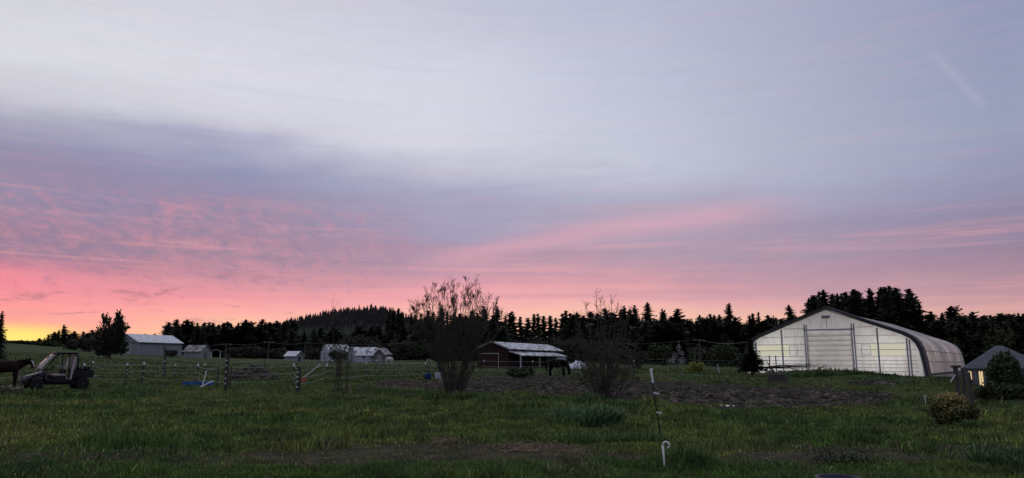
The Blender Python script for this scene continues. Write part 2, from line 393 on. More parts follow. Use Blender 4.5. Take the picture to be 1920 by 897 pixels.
def build_ground():
    azs = np.concatenate([np.arange(-180, -48, 4.0), np.arange(-48, 48, .22), np.arange(48, 180, 4.0)])
    rs = np.concatenate([[0.0], np.geomspace(1.5, 9, 10), np.geomspace(9.3, 130, 330), np.geomspace(134, 5000, 60)])
    A, R_ = np.meshgrid(np.radians(azs), rs, indexing='ij')
    X, Y = R_ * np.sin(A), R_ * np.cos(A); Z = terrain(X, Y)
    V = np.stack([X, Y, Z], -1).reshape(-1, 3); na, nr = X.shape
    i = np.arange(na)[:, None]; j = np.arange(nr - 1)[None, :]; i2 = (i + 1) % na
    Fc = np.stack([i*nr+j+1+0*i, i2*nr+j+1, i2*nr+j, i*nr+j], -1).reshape(-1, 4)
    s, t = dirt(V[:, 0], V[:, 1])
    c = np.stack([s, t, np.zeros_like(s)], 1)
    o = np_mesh('ground', V, Fc, None, colors=c)
    m = bpy.data.materials.new('pasture'); m.use_nodes = True; t_ = m.node_tree; t_.nodes.clear(); N = NT(t_)
    out = N.new('ShaderNodeOutputMaterial'); p = N.new('ShaderNodeBsdfPrincipled'); p.inputs['Roughness'].default_value = .95
    p.inputs['Specular IOR Level'].default_value = .1
    at = N.new('ShaderNodeAttribute'); at.attribute_name = 'gcol'; ds, dt, _ = N.sep(at.outputs['Vector'])
    P = N.new('ShaderNodeNewGeometry').outputs['Position']
    c1 = N.mix(N.smooth(N.noise(P, .22, 5, .6), .35, .65), (.034,.062,.018,1), (.072,.088,.028,1))
    c1 = N.mix(N.smooth(N.noise(P, 1.1, 5, .65), .42, .68), c1, (.024,.042,.015,1))
    c1 = N.mix(N.smooth(N.noise(P, 3.5, 4, .65), .55, .72, 0, .6), c1, (.095,.085,.045,1))
    so = N.mix(N.smooth(N.noise(P, .9, 6, .75), .36, .64), (.013,.010,.008,1), (.046,.036,.027,1))
    so = N.mix(N.smooth(N.noise(P, .35, 5, .6), .5, .66, 0, .6), so, (.042,.052,.020,1))
    tk = N.mix(N.smooth(N.noise(P, 1.6, 7, .78), .36, .64), (.026,.021,.015,1), (.088,.070,.048,1))
    c = N.mix(N.smooth(dt, .1, .8, 0, .8), c1, tk); c = N.mix(N.smooth(ds, .2, .8, 0, .95), c, so)
    t_.links.new(c, p.inputs['Base Color'])
    b = N.new('ShaderNodeBump'); b.inputs['Strength'].default_value = .9; b.inputs['Distance'].default_value = .12
    t_.links.new(N.noise(P, 4.0, 6, .7), b.inputs['Height']); t_.links.new(b.outputs[0], p.inputs['Normal'])
    t_.links.new(p.outputs[0], out.inputs[0]); o.data.materials.append(m)
    for q in o.data.polygons: q.use_smooth = True
    tag(o, 'rough green pasture with a worn track and a bare soil patch', 'ground', kind='structure')
build_ground()

# ------------------------------------------------------------------ far hill and woods
def build_hill():
    D = 1150.0
    hx = [480, 530, 560, 590, 615, 640, 665, 690, 715, 735, 760, 800, 850, 930]
    hy = [640, 612, 604, 597, 592, 588, 586, 585, 585, 588, 600, 612, 624, 645]
    n = 60; V = []; Fc = []
    pxs = np.linspace(480, 930, n)
    rows = [(900, 0.0), (960, .25), (1020, .55), (1080, .82), (1150, 1.0), (1240, .9), (1400, .4), (1550, 0)]
    for k, (d, f) in enumerate(rows):
        for px in pxs:
            top = zat(px, float(np.interp(px, hx, hy)), D); x, y = polar(px, d)
            V.append((x, y, -2 + (top + 2) * f))
    for k in range(len(rows) - 1):
        for i in range(n - 1): Fc.append((k*n+i, k*n+i+1, (k+1)*n+i+1, (k+1)*n+i))
    o = np_mesh('hill', V, Fc, 'hill_trees'); tag(o, 'low wooded hill behind the small barns', 'hill', kind='structure')
    def hz(px, d):
        f = np.interp(d, [r[0] for r in rows], [r[1] for r in rows])
        return -2 + (zat(px, float(np.interp(px, hx, hy)), D) + 2) * f
    return hz
hillz = build_hill()
def cone_forest(name, label, places, material, seed=3):
    r = random.Random(seed); V = []; Fc = []
    for x, y, z, h in places:
        k = 5; rot = r.random() * 6.28
        for li, (z0, z1, rr) in enumerate([(.08,.55,.19),(.33,.78,.14),(.6,1.0,.085)]):
            o = len(V); R0 = rr * h * r.uniform(.8, 1.25)
            for j in range(k):
                a = rot + 6.28 * j / k + li; q = R0 * r.uniform(.65, 1.25)
                V.append((x + q*math.cos(a), y + q*math.sin(a), z + h*(z0 + r.uniform(-.05,.05))))
            V.append((x + r.uniform(-.01,.01)*h, y, z + h * z1)); 
            for j in range(k): Fc.append((o+j, o+(j+1) % k, o+k))
    o = np_mesh(name, V, Fc, material); return tag(o, label, 'forest', kind='stuff')
pl = []
for i in range(3600):
    px = random.uniform(490, 925); d = random.uniform(910, 1230)
    x, y = polar(px, d); pl.append((x, y, hillz(px, d) - 1, random.uniform(6, 13) * (1 if random.random() < .85 else 1.25)))
cone_forest('hill_forest', 'dense dark conifer forest covering the low hill', pl, 'hill_trees')
pl = []
for i in range(2200):                              # woods behind the nearer tree line
    px = random.uniform(-120, 2050); d = random.uniform(270, 420)
    if 935 < px < 1065: continue
    ytop = np.interp(px, [-120,60,66,240,300,320,540,780,930,1070,1200,1400,1520,1700,1760,2050], [646,645,640,638,626,611,611,602,598,597,592,600,590,588,598,596]) + random.uniform(0, 16)
    x, y = polar(px, d); z = tz(x, y); pl.append((x, y, z, max(2.5, zat(px, ytop, d) - z)))
cone_forest('far_woods', 'dark mass of woods behind the tree line', pl, 'conifer', 5)

# ------------------------------------------------------------------ conifers
def conifer_mesh(name, seed, R=.17, whorls=40, t0=.05, power=.85, droop=.18, nb=6, gap=0.0, lopsided=0.0, rise=.6, top=.004):
    r = random.Random(seed); V = []; Fc = []
    la = r.random() * 6.28; bulge = [r.uniform(.75, 1.25) for _ in range(9)]
    def trif(a, b, c):
        o = len(V); V.extend([tuple(a), tuple(b), tuple(c)]); Fc.append((o, o+1, o+2))
    for w in range(whorls * nb):
        t = t0 + (1 - t0) * (w + r.random()) / (whorls * nb); t = min(.99, t + r.uniform(-.01, .01))
        if r.random() < gap: continue
        q = max(0, 1 - (t - t0) / (1 - t0)); bi = t * 8; i0 = int(bi)
        bu = bulge[i0] * (1 - bi + i0) + bulge[min(8, i0 + 1)] * (bi - i0)
        a = w * 2.39996 + r.uniform(-.5, .5)
        L = (R * (q ** power) * bu * (.5 + .5 * min(1, (t - t0 + .03) / .10)) + top) * r.uniform(.55, 1.3) * (1 + lopsided * math.cos(a - la))
        slope = -droop + rise * t ** 2 + r.uniform(-.2, .2)
        d = Vector((math.cos(a), math.sin(a), slope)); side = Vector((-math.sin(a), math.cos(a), 0)); p0 = Vector((0, 0, t))
        for i in range(3):
            s_ = (i + .7) / 3; p = p0 + d * (L * s_) + Vector((0, 0, -.12 * L * s_ * s_))
            for sg in (-1, 1):
                tl = (L * (.52 - .28 * s_) + .006) * r.uniform(.7, 1.3)
                tip = p + (d * .8 + side * sg).normalized() * tl + Vector((0, 0, r.uniform(-.5, .15) * tl))
                trif(p - d * (L * .17), p + d * (L * .17) + Vector((0, 0, .012 * r.random())), tip)
        wv = side * (.14 * L); e = p0 + d * (L * 1.05) + Vector((0, 0, -.06 * L + .008))
        trif(p0 + d * (.35 * L) + wv, p0 + d * (.35 * L) - wv, e)
        trif(p0 + Vector((0, 0, .02)), p0 + Vector((0, 0, -.025)), p0 + d * (.85 * L))
    trif((-.005,0,.96), (.005,0,.96), (0,0,1.0)); trif((0,-.005,.96), (0,.005,.96), (0,0,1.0))
    m = bpy.data.meshes.new(name); m.from_pydata(V, [], Fc); m.update(); return m
def trunk_mesh(name):
    b = MB(); b.tube([(0,0,-.03),(0,0,.3),(.003,0,.7),(0,0,.96)], [.016,.012,.007,.002], 6); return b.mesh(name)
VAR = []
for i, kw in enumerate([dict(R=.27, power=.75), dict(R=.32, whorls=36, droop=.25, power=.8), dict(R=.21, whorls=42, power=.7), dict(R=.28, gap=.3, t0=.15, lopsided=.45, power=.6),
                        dict(R=.22, t0=.34, gap=.2, power=.6), dict(R=.23, gap=.15, power=.7), dict(R=.34, whorls=34, power=.5, droop=.05, t0=.12),
                        dict(R=.24, t0=.40, gap=.3, power=.55, whorls=30, lopsided=.35), dict(R=.30, power=.68, gap=.25, lopsided=.3, t0=.1), dict(R=.27, power=.55, gap=.35, lopsided=.5, t0=.2, rise=.9)]):
    m = conifer_mesh('crown', 40 + i, **kw); m.materials.append(MATS['conifer' if i % 3 else 'conifer_b']); VAR.append(m)
TRUNK = trunk_mesh('trunk'); TRUNK.materials.append(MATS['bark'])
def conifer(px, ytop, d, var, label, group, wide=1.0, sink=.3, name='conifer_tree'):
    p = spot(px, d); h = max(2.0, zat(px, ytop, d) - p.z + sink)
    t = thing(name, label, 'tree', (p.x, p.y, p.z - sink), random.random() * 6.28, group)
    t.scale = (h * wide, h * wide, h); t.rotation_euler = (random.gauss(0, .025), random.gauss(0, .025), random.random() * 6.28)
    for nm, m in (('crown', VAR[var]), ('trunk', TRUNK)):
        o = bpy.data.objects.new(nm, m); COL.objects.link(o); o.parent = t
    return t
def row(label, group, items, d0, d1, wide=1.0, vs=(0,1,2,3,5,8,8,9,6), count=None):
    for i, (px, y) in enumerate(sorted(items)):
        lb = label if not count else count.format(ORD[i])
        conifer(px, y + random.uniform(-2, 2), random.uniform(d0, d1), random.choice(vs), lb, group, wide * random.uniform(.75, 1.3))
def mass(name, label, items, d0, d1, wide=1.0, vs=(0,1,3,6,8,9)):
    VV = []; FF = []; off = 0
    for px, y in items:
        d = random.uniform(d0, d1); p = spot(px, d); h = max(2.0, zat(px, y, d) - p.z + .3); w = h * wide * random.uniform(.75, 1.3)
        m = VAR[random.choice(vs)]; n = len(m.vertices); v = np.empty(n*3, np.float32); m.vertices.foreach_get('co', v); v = v.reshape(-1, 3)
        a = random.random() * 6.28; c, s_ = math.cos(a), math.sin(a)
        VV.append(np.stack([p.x + (v[:,0]*c - v[:,1]*s_)*w, p.y + (v[:,0]*s_ + v[:,1]*c)*w, p.z - .3 + v[:,2]*h], 1))
        FF.append(np.arange(n).reshape(-1, 3) + off); off += n
    tag(np_mesh(name, np.concatenate(VV), np.concatenate(FF), 'conifer'), label, 'wood', kind='stuff')
_o = 'first second third fourth fifth sixth seventh eighth ninth tenth eleventh twelfth thirteenth fourteenth fifteenth sixteenth seventeenth eighteenth nineteenth twentieth'.split()
ORD = _o + ['twenty-' + w for w in _o[:9]]
# left of the grey barn
row('small dark tree on the skyline under the yellow glow', 'trees under the sunset glow', [(70,636),(78,632),(88,628),(97,622)], 200, 215, 1.25, (1,6,3), count="{} small tree from the left under the yellow sunset glow")
conifer(113, 609, 195, 3, 'ragged tall conifer left of the grey barn against the sunset', None, 1.15)
conifer(104, 618, 200, 1, 'shorter conifer touching the ragged tall one at the sunset', None, 1.1)
row('low dark tree between the ragged conifer and the big spruce', 'trees left of the big spruce', [(123,629),(134,621),(141,627),(151,623),(158,626),(168,618),(176,620)], 200, 225, 1.5, (1,6,6), count="{} low tree right of the ragged sunset conifer")
conifer(-9, 583, 80, 2, 'dark conifer cut by the left edge of the picture', None, .8)
row('low dark tree rising behind the grey barn roof', 'trees behind the grey barn', [(248,629),(258,630),(268,627),(284,626),(291,630),(298,630),(238,632)], 215, 235, 1.4, (1,6,0), count="{} low tree from the left behind the grey barn roof")
# dense wood behind the sheds
it = [(306,611),(314,606),(325,600),(335,604),(345,601),(354,606),(363,606),(372,607),(378,603),(387,606),(396,603),(404,608),(414,607),(423,601),(432,607),(441,606),(452,600),(461,607),(470,606),(482,600),(491,606),(499,604),(508,604),(518,601),(527,601),(537,600),(547,602)]
row('lower dark conifer filling the wood behind the sheds', 'wood behind the small sheds', it, 215, 250, 1.15, count="{} skyline conifer from the left in the wood behind the sheds")
it = [(random.uniform(306, 560), random.uniform(606, 630)) for i in range(40)]
mass('conifer_wood', 'dark conifer mass filling the wood behind the sheds', it, 200, 225, 1.3)
# under the hill
it = [(random.uniform(560, 780), random.uniform(612, 636)) for i in range(34)]
mass('conifer_wood', 'dark conifer mass below the wooded hill', it, 210, 250, 1.35)
row('slender dark conifer at the right shoulder of the hill', 'trees right of the hill', [(722,584),(735,581),(746,580),(753,586),(768,585),(777,590),(789,587),(800,584)], 230, 260, .85, (2,5,4), count="{} slender conifer from the left at the hill's right shoulder")
# behind the big bare shrub and the red barn
it = [(812,585),(826,578),(838,582),(850,586),(862,588),(874,590),(884,586),(895,588),(906,590),(915,573),(925,590),(934,573),(948,592)]
row('lower dark conifer filling in behind the large bare shrub', 'trees behind the large shrub', it, 225, 255, 1.0, count="{} skyline conifer from the left behind the large bare shrub")
it = [(random.uniform(780, 945), random.uniform(592, 626)) for i in range(38)]
mass('conifer_wood', 'dark conifer mass behind the large bare shrub', it, 205, 235, 1.3)
it = [(955,586),(966,583),(978,596),(988,594),(1000,590),(1011,590),(1022,593),(1033,591),(1043,597),(1054,588),(1062,584),(1072,590)]
row('open-stemmed conifer in the gappy row above the red barn', 'gappy row above the red barn', it, 225, 245, .95, (4,7,4), count="{} open-stemmed conifer from the left in the row above the red barn")
it = [(1084,586),(1098,590),(1110,585),(1124,588),(1139,578),(1152,586),(1163,580),(1172,572),(1184,582),(1197,571)]
row('lower dark conifer filling in behind the twiggy shrub', 'trees behind the twiggy shrub', it, 215, 240, 1.05, count="{} skyline conifer from the left behind the twiggy shrub")
it = [(random.uniform(1075, 1210), random.uniform(588, 626)) for i in range(32)]
mass('conifer_wood', 'dark conifer mass behind the twiggy shrub', it, 200, 225, 1.35)
conifer(1219, 567, 215, 1, 'broad pointed conifer, tallest right of the twiggy shrub', None, 1.05)
conifer(1240, 579, 220, 2, 'left spire of the narrow pair beside the broad pointed conifer', None, .9)
conifer(1247, 581, 222, 2, 'right spire of the narrow pair beside the broad pointed conifer', None, .9)
conifer(1273, 580, 215, 6, 'rounded full conifer between the narrow pair and the arena', None, 1.0)
conifer(1373, 569, 215, 3, 'tall lopsided conifer left of the white arena', None, .8)
it = [(1232,600),(1260,600),(1290,604),(1302,606),(1308,603),(1315,592),(1322,594),(1329,592),(1337,588),(1345,589),(1355,588),(1363,600),(1385,594),(1394,603),(1401,606),(1408,590),(1417,590),(1426,586),(1435,598),(1444,593),(1452,590),(1461,597),(1470,600),(1480,595)]
row('lower dark conifer filling the wood left of the arena', 'wood left of the arena', it, 215, 245, .9, (0,2,5,4), count="{} skyline conifer from the left in the wood before the arena")
it = [(random.uniform(1205, 1480), random.uniform(597, 632)) for i in range(58)]
mass('conifer_wood', 'dark conifer mass left of the arena', it, 200, 228, 1.3)
conifer(1494, 571, 200, 0, 'lone conifer tip over the left roof of the arena', None, .9)
it = [(1524,558),(1531,553),(1540,549),(1548,556),(1557,543),(1568,553),(1580,550),(1590,552),(1598,548),(1607,549),(1615,543),(1625,546),(1635,540),(1648,545),(1657,542),(1664,538),(1673,540),(1681,536),(1690,540),(1700,541),(1711,540),(1719,549),(1727,555),(1735,564)]
row('lower dark conifer filling the grove behind the arena', 'grove behind the arena', it, 185, 205, .95, (0,1,4,5,4), count="{} tall grove conifer from the left behind the white arena")
it = [(random.uniform(1520, 1740), random.uniform(551, 600)) for i in range(40)]
mass('conifer_wood', 'dark conifer mass inside the grove behind the arena', it, 190, 215, 1.0, (0,1,5,8))
it = [(1746,585),(1756,589),(1766,595),(1780,586),(1790,577),(1800,581),(1812,592),(1820,594),(1829,585),(1838,594),(1848,596),(1859,594),(1868,590),(1878,591),(1888,588),(1897,590),(1906,590),(1917,586),(1928,590),(1940,588)]
row('lower dark conifer filling the wood above the house', 'trees above the house', it, 190, 215, 1.05, count="{} skyline conifer from the left above the lit house")
it = [(random.uniform(1745, 1950), random.uniform(592, 632)) for i in range(46)]
mass('conifer_wood', 'dark conifer mass above the house', it, 175, 200, 1.4)

# big multi-leader spruce left of the grey barn
def leafy(name, material, parent, blobs, n, size, seed=1, squash=1.0):
    r = np.random.default_rng(seed); B = np.array(blobs, float)
    w = (B[:, 3] * B[:, 4] * B[:, 5]) ** .7; idx = r.choice(len(B), n, p=w / w.sum()); b = B[idx]
    u = r.normal(size=(n, 3)); u /= np.linalg.norm(u, axis=1)[:, None]
    rad = r.random(n) ** .45 * (.8 + .4 * r.random(n))
    P = b[:, :3] + u * rad[:, None] * b[:, 3:6]
    d1 = r.normal(size=(n, 3)); d1 /= np.linalg.norm(d1, axis=1)[:, None]
    d2 = np.cross(d1, r.normal(size=(n, 3))); d2 /= np.linalg.norm(d2, axis=1)[:, None]
    s = size * (.5 + r.random(n))[:, None]
    V = np.stack([P - d1*s*.5, P + d2*s*.35, P + d1*s*.6, P - d2*s*.35], 1).reshape(-1, 3)
    Fc = np.arange(n * 4).reshape(-1, 4)
    return tag(np_mesh(name, V, Fc, material, parent), kind='stuff')
def grow(b, p, d, L, rad, depth, r, spread=.5, n=(3, 4), up=.15, tips=None, bend=.2, minr=.003):
    pts = [p]; rr = [rad]; q = p.copy(); dd = d.copy(); k = 4 if depth else 3
    for i in range(k):
        dd = (dd + Vector((r.uniform(-bend, bend), r.uniform(-bend, bend), r.uniform(-bend, bend) + up * .3))).normalized()
        q = q + dd * (L / k); pts.append(q.copy()); rr.append(max(minr, rad * (1 - .75 * (i + 1) / k)))
    b.tube(pts, rr, 4 if rad > .012 else 3, False)
    if depth == 0:
        if tips is not None: tips.append(pts[-1]); tips.append(pts[-2])
        return
    for i in range(r.randint(*n)):
        s = r.uniform(.25, 1.0); j = min(k - 1, int(s * k)); f = s * k - j
        pp = pts[j].lerp(pts[j + 1], f)
        nd = (dd + Vector((r.gauss(0, spread), r.gauss(0, spread), r.gauss(0, spread * .7) + up))).normalized()
        grow(b, pp, nd, L * r.uniform(.42, .7), max(minr, rr[j] * .55), depth - 1, r, spread, n, up, tips, bend, minr)
def buds(name, material, parent, tips, size, per=2, seed=1):
    r = random.Random(seed); V = []; Fc = []
    for t in tips:
        for k in range(per):
            c = t + Vector((r.gauss(0, size), r.gauss(0, size), r.gauss(0, size)))
            a = Vector((r.gauss(0,1), r.gauss(0,1), r.gauss(0,1))).normalized() * size
            e = a.cross(Vector((r.gauss(0,1), r.gauss(0,1), r.gauss(0,1)))).normalized() * size * .7
            o = len(V); V += [c - a, c + e, c + a, c - e]; Fc.append((o, o+1, o+2, o+3))
    return tag(np_mesh(name, V, Fc, material, parent), kind='stuff')

p = spot(203, 120); H = zat(203, 592, 120) - p.z
t = thing('spruce_tree', 'big dark many-topped spruce left of the grey barn', 'tree', p)
b = MB(); b.tube([(0,0,-.3),(0,0,H*.4),(.1,0,H*.7)], [.22,.15,.06], 8)
for k, (dx, hh) in enumerate([(-.85,.93),(.55,1.0),(1.1,.96),(-.1,.9),(1.9,.72)]): b.tube([(0,0,H*.25),(dx*.6,0,H*.45),(dx,0,H*hh)], [.1,.07,.02], 6)
b.build('trunk', 'bark', t)
for k, (dx, dy, hh, wd) in enumerate([(-.85,0,.95,1.5),(.55,.2,1.03,1.6),(1.15,-.2,.98,1.3),(-.1,-.5,.9,1.8),(1.7,.3,.82,1.2),(-1.6,.2,.72,1.5),(.2,.1,.7,2.6)]):
    m = conifer_mesh('crown', 90 + k, R=.40, whorls=13, power=.55, droop=-.45 if k != 6 else 0, nb=7, t0=.08, lopsided=.5, gap=.3, top=.04); m.materials.append(MATS['conifer'])
    o = bpy.data.objects.new('crown', m); COL.objects.link(o); o.parent = t; o.location = (dx, dy, 0); o.scale = (H*.42*wd/1.6, H*.42*wd/1.6, H*hh)
    o.rotation_euler = (0, .06 * dx, k)
# small dense conifer at the arena's left corner
p = spot(1409, 84); H = zat(1409, 634, 84) - p.z
t = thing('small_conifer', 'small bushy conifer in front of the arena left corner', 'tree', p)
b = MB(); b.tube([(0,0,-.2),(0,0,H*.5),(0,0,H*.9)], [.12,.08,.02], 6); b.build('trunk', 'bark', t)
m = conifer_mesh('crown', 71, R=.34, whorls=26, power=.7, droop=.02, nb=9, t0=.14); m.materials.append(MATS['conifer'])
o = bpy.data.objects.new('crown', m); COL.objects.link(o); o.parent = t; o.scale = (H, H, H)

# brush along the foot of the woods
def bush(px, ytop, d, wpx, label, material='brush', name='bush', group=None, n=1500, size=.35, stems=True, sink=.2, depth=.7):
    p = spot(px, d); h = max(.5, zat(px, ytop, d) - p.z); w = wpx / F * d / 2 * math.cos(azr(px)) ** 2 * 1.1
    t = thing(name, label, 'bush', p, 0, group); r = random.Random(int(px * 7 + ytop))
    bl = [(r.uniform(-.6,.6)*w, r.uniform(-.5,.5)*w*depth, h*r.uniform(.3,.72), w*r.uniform(.3,.5), w*depth*r.uniform(.3,.5), h*r.uniform(.2,.32)) for i in range(9)]
    bl += [(0, 0, h*.35, w*.8, w*.7*depth, h*.36)]
    leafy('foliage', material, t, bl, n, size, int(px))
    if stems:
        b = MB()
        for i in range(6): b.tube([(r.uniform(-.3,.3)*w, 0, -sink), (r.uniform(-.6,.6)*w, r.uniform(-.3,.3)*w, h*.75)], [.05*h/3, .015*h/3], 4)
        b.build('stem', 'twig', t)
    return t
bush(160, 626, 160, 46, 'round grey-brown bush left of the big spruce', 'brush', n=2600, size=.4)
bush(134, 636, 165, 40, 'lower grey-brown bush under the ragged conifer', 'brush', n=1800, size=.4)
bush(90, 640, 185, 60, 'dark hedge below the sunset glow', 'brush_green', n=1800, size=.5)
bush(30, 646, 190, 110, 'long dark hedge at the far left field edge', 'brush_green', n=2200, size=.5)
for px, y, w, mt, lb in [(445,652,50,'brush','dull bush right of the open gazebo'),(478,648,44,'brush','dull bush under the power line pole'),(515,652,50,'brush','dull bush left of the small metal-roofed hut'),
     (590,648,40,'brush','dull bush between hut and white-ended barn'),(640,630,60,'brush','tall grey thicket above the white-ended barn'),(690,626,70,'brush','tall grey thicket above the blue-grey barn'),
     (745,638,56,'brush','dark thicket right of the trimmed shed'),(780,642,60,'brush_green','dark thicket left of the large shrub'),(830,640,80,'brush','thicket behind the large bare shrub'),
     (1000,627,100,'brush','long low thicket above the red barn roof'),(1075,628,80,'brush','thicket behind the white-walled stall'),(1150,630,90,'brush','thicket behind the twiggy shrub'),
     (1240,640,70,'brush_green','dark thicket behind the blossoming tree'),(1340,640,110,'brush_green','dark thicket behind the right power pole'),
     (1885,598,120,'brush_green','broad brownish-green tree mass above the house'),(1800,622,90,'brush_green','dark leafy mass behind the arena far end')]:
    bush(px, y, 175 if px > 1780 else (190 if px < 900 else 172), w, lb, mt, n=2400, size=.5)
bush(635, 655, 158, 36, 'dark bramble in front of the white-ended barn', 'brush_green', n=1400, size=.3)
bush(318, 655, 160, 28, 'bramble against the long side of the grey barn', 'brush', n=900, size=.3)
bush(1868, 655, 78, 62, 'round dark shrub hiding the house middle', 'leaf_dark', n=5000, size=.22)
bush(1902, 665, 76, 46, 'darker shrub right of the round shrub at the house', 'leaf_dark', n=3600, size=.22)
bush(1298, 677, 92, 44, 'low yellow-flowering bush by the far fence', 'blossom_yellow', n=1600, size=.16, stems=False)
bush(1195, 655, 120, 46, 'pale grey blossoming shrub right of the twiggy shrub', 'brush_grey', n=1500, size=.25)
bush(975, 687, 62, 60, 'low dark bramble patch in the paddock', 'brush_green', n=900, size=.2, stems=False)

# ------------------------------------------------------------------ buildings
def gable(name, label, px, d, Wd, L, eave, ridge, turn, wall, roof, sink=.4, over=.25, profile=None, trim=None, cat='barn', dz=0.0):
    """gable front on local -Y; turn>0 shows the front to the viewer's left and the +X side to the right"""
    p = spot(px, d); t = thing(name, label, cat, (p.x, p.y, p.z + dz), -azr(px) - math.radians(turn)); h = Wd / 2
    prof = profile or [(h, eave), (0, ridge)]
    full = [(h, -sink)] + prof + [(-x, z) for x, z in reversed(prof[:-1])] + [(-h, -sink)]
    MB().prism(full, -L/2, L/2).build('wall', wall, t)
    for s in (1, -1):
        b = MB()
        pr = [(x * s, z) for x, z in prof]
        (x0, z0), (x1, z1) = pr[0], pr[1]; dl = math.hypot(x1-x0, z1-z0)
        pr[0] = (x0 + (x0-x1)/dl*over, z0 + (z0-z1)/dl*over)
        k = len(pr); vs = []
        for (x, z) in pr:
            for yy in (-L/2-over, L/2+over): vs += [(x + .03*s, yy, z+.03), (x + .06*s, yy, z+.11)]
        fs = []
        for i in range(k - 1):
            a, c = i*4, (i+1)*4
            fs += [(a, a+2, c+2, c), (a+1, c+1, c+3, a+3), (a, c, c+1, a+1), (a+2, a+3, c+3, c+2)]
        fs += [(0,1,3,2), ((k-1)*4, (k-1)*4+2, (k-1)*4+3, (k-1)*4+1)]
        b.add(vs, fs); b.build('roof_slope', roof, t)
        if trim:
            b = MB()
            for (xa, za), (xb, zb) in zip(pr[:-1], pr[1:]): b.beam((xa, -L/2-over-.03, za+.02), (xb, -L/2-over-.03, zb+.02), .06, .16)
            b.build('rake_trim', trim, t)
    return t
def panel(t, name, material, x0, x1, z0, z1, y, th=.05):      # on the gable front
    return MB().box(x0, x1, y - th, y, z0, z1).build(name, material, t)
def side_panel(t, name, material, y0, y1, z0, z1, x, th=.05):
    return MB().box(x, x + th, y0, y1, z0, z1).build(name, material, t)

t = gable('grey_barn', 'long grey barn with pale metal roof right of the big spruce', 277, 172, 6.4, 11.4, 2.5, 4.1, 47, 'grey_boards', 'metal_roof')
for s in (-1, 1):
    dd = panel(t, 'door', 'pale_boards', min(0, s*1.5), max(0, s*1.5) - .03, 0, 2.3, -5.7)
    MB().box(s*.2-.04, s*.2+.04, -5.81, -5.751, 1.0, 1.3).build('handle', 'steel_dark', dd)
panel(t, 'door_track', 'brown_boards', -2.9, 2.9, 2.36, 2.46, -5.7, .12)
for y in (-5.6, 0, 5.6): side_panel(t, 'corner_board', 'pale_boards', y-.08, y+.08, 0, 2.45, 3.2, .04)
side_panel(t, 'gutter', 'steel_dark', -5.9, 5.9, 2.3, 2.42, 3.4, .1)
t = gable('lean_barn', 'low barn half hidden between the spruce and the grey barn', 221, 182, 5.0, 6.0, 2.0, 3.7, 62, 'brown_boards', 'metal_roof')
side_panel(t, 'doorway', 'dark_gap', -.8, .8, 0, 1.7, 2.5)
t = gable('pump_shed', 'tiny pale shed just left of the big spruce foot', 181, 165, 1.5, 1.5, 1.2, 1.6, 20, 'grey_boards', 'metal_roof', cat='shed')
panel(t, 'door', 'brown_boards', -.35, .35, 0, 1.1, -.75)
t = gable('weathered_shed', 'weathered shed with patchy roof right of the long grey barn', 369, 165, 3.6, 3.8, 1.35, 2.55, -55, 'grey_boards', 'worn_roof', cat='shed')
panel(t, 'door', 'brown_boards', -.5, .5, 0, 1.3, -1.9)
for y in (-1.3, 0, 1.3): side_panel(t, 'batten', 'pale_boards', y-.05, y+.05, 0, 1.3, -1.83, .03)
p = spot(404, 168); t = thing('gazebo', 'tiny open shelter with pale roof edges beside the weathered shed', 'shelter', p, -azr(404))
for x in (-.85, .85):
    for y in (-.6, .6): MB().box(x-.05, x+.05, y-.05, y+.05, -.3, 1.6).build('post', 'white_paint', t)
for s in (-1, 1): MB().beam((s*1.15, 0, 1.5), (0, 0, 2.0), 1.6, .06, Vector((0,1,0)).cross(Vector((1,0,0)))).build('roof_slope', 'metal_roof', t)
t = gable('metal_roof_hut', 'small lone hut with bright metal roof in the far field', 551, 160, 2.6, 2.7, 1.05, 1.95, -52, 'grey_boards', 'metal_roof', cat='hut')
panel(t, 'door', 'dark_gap', -.4, .4, 0, .95, -1.35)
GP = [(2.25,.05),(2.2,.9),(1.95,1.9),(1.4,2.75),(0,3.55)]
t = gable('white_end_barn', 'arched barn with white end and mossy roof behind brambles', 629, 165, 4.5, 5.0, 0, 0, 66, 'white_wall', 'mossy_roof', profile=GP, over=.15)
panel(t, 'door', 'grey_boards', -.7, .7, 0, 1.9, -2.5)
GP = [(2.1,1.45),(1.6,2.2),(.9,2.75),(0,3.05)]
t = gable('blue_grey_barn', 'blue-grey barn with rust-patched roof and two small windows', 682, 162, 4.2, 5.4, 0, 0, 66, 'white_wall', 'patchy_roof', profile=GP)
for y in (-1.0, 1.0):
    w = side_panel(t, 'window', 'dark_gap', y-.22, y+.22, .75, 1.2, 2.1, .03)
    MB().box(2.13, 2.16, y-.27, y+.27, .68, .75).build('sill', 'pale_boards', w)
panel(t, 'door', 'grey_boards', -.5, .5, 0, 1.5, -2.7)
t = gable('trimmed_shed', 'small brown shed with white roof trim beside the white horse', 717, 160, 2.5, 3.4, 1.7, 2.9, 22, 'brown_boards', 'worn_roof', trim='white_paint', cat='shed')
panel(t, 'door', 'grey_boards', -.5, .5, 0, 1.55, -1.7)

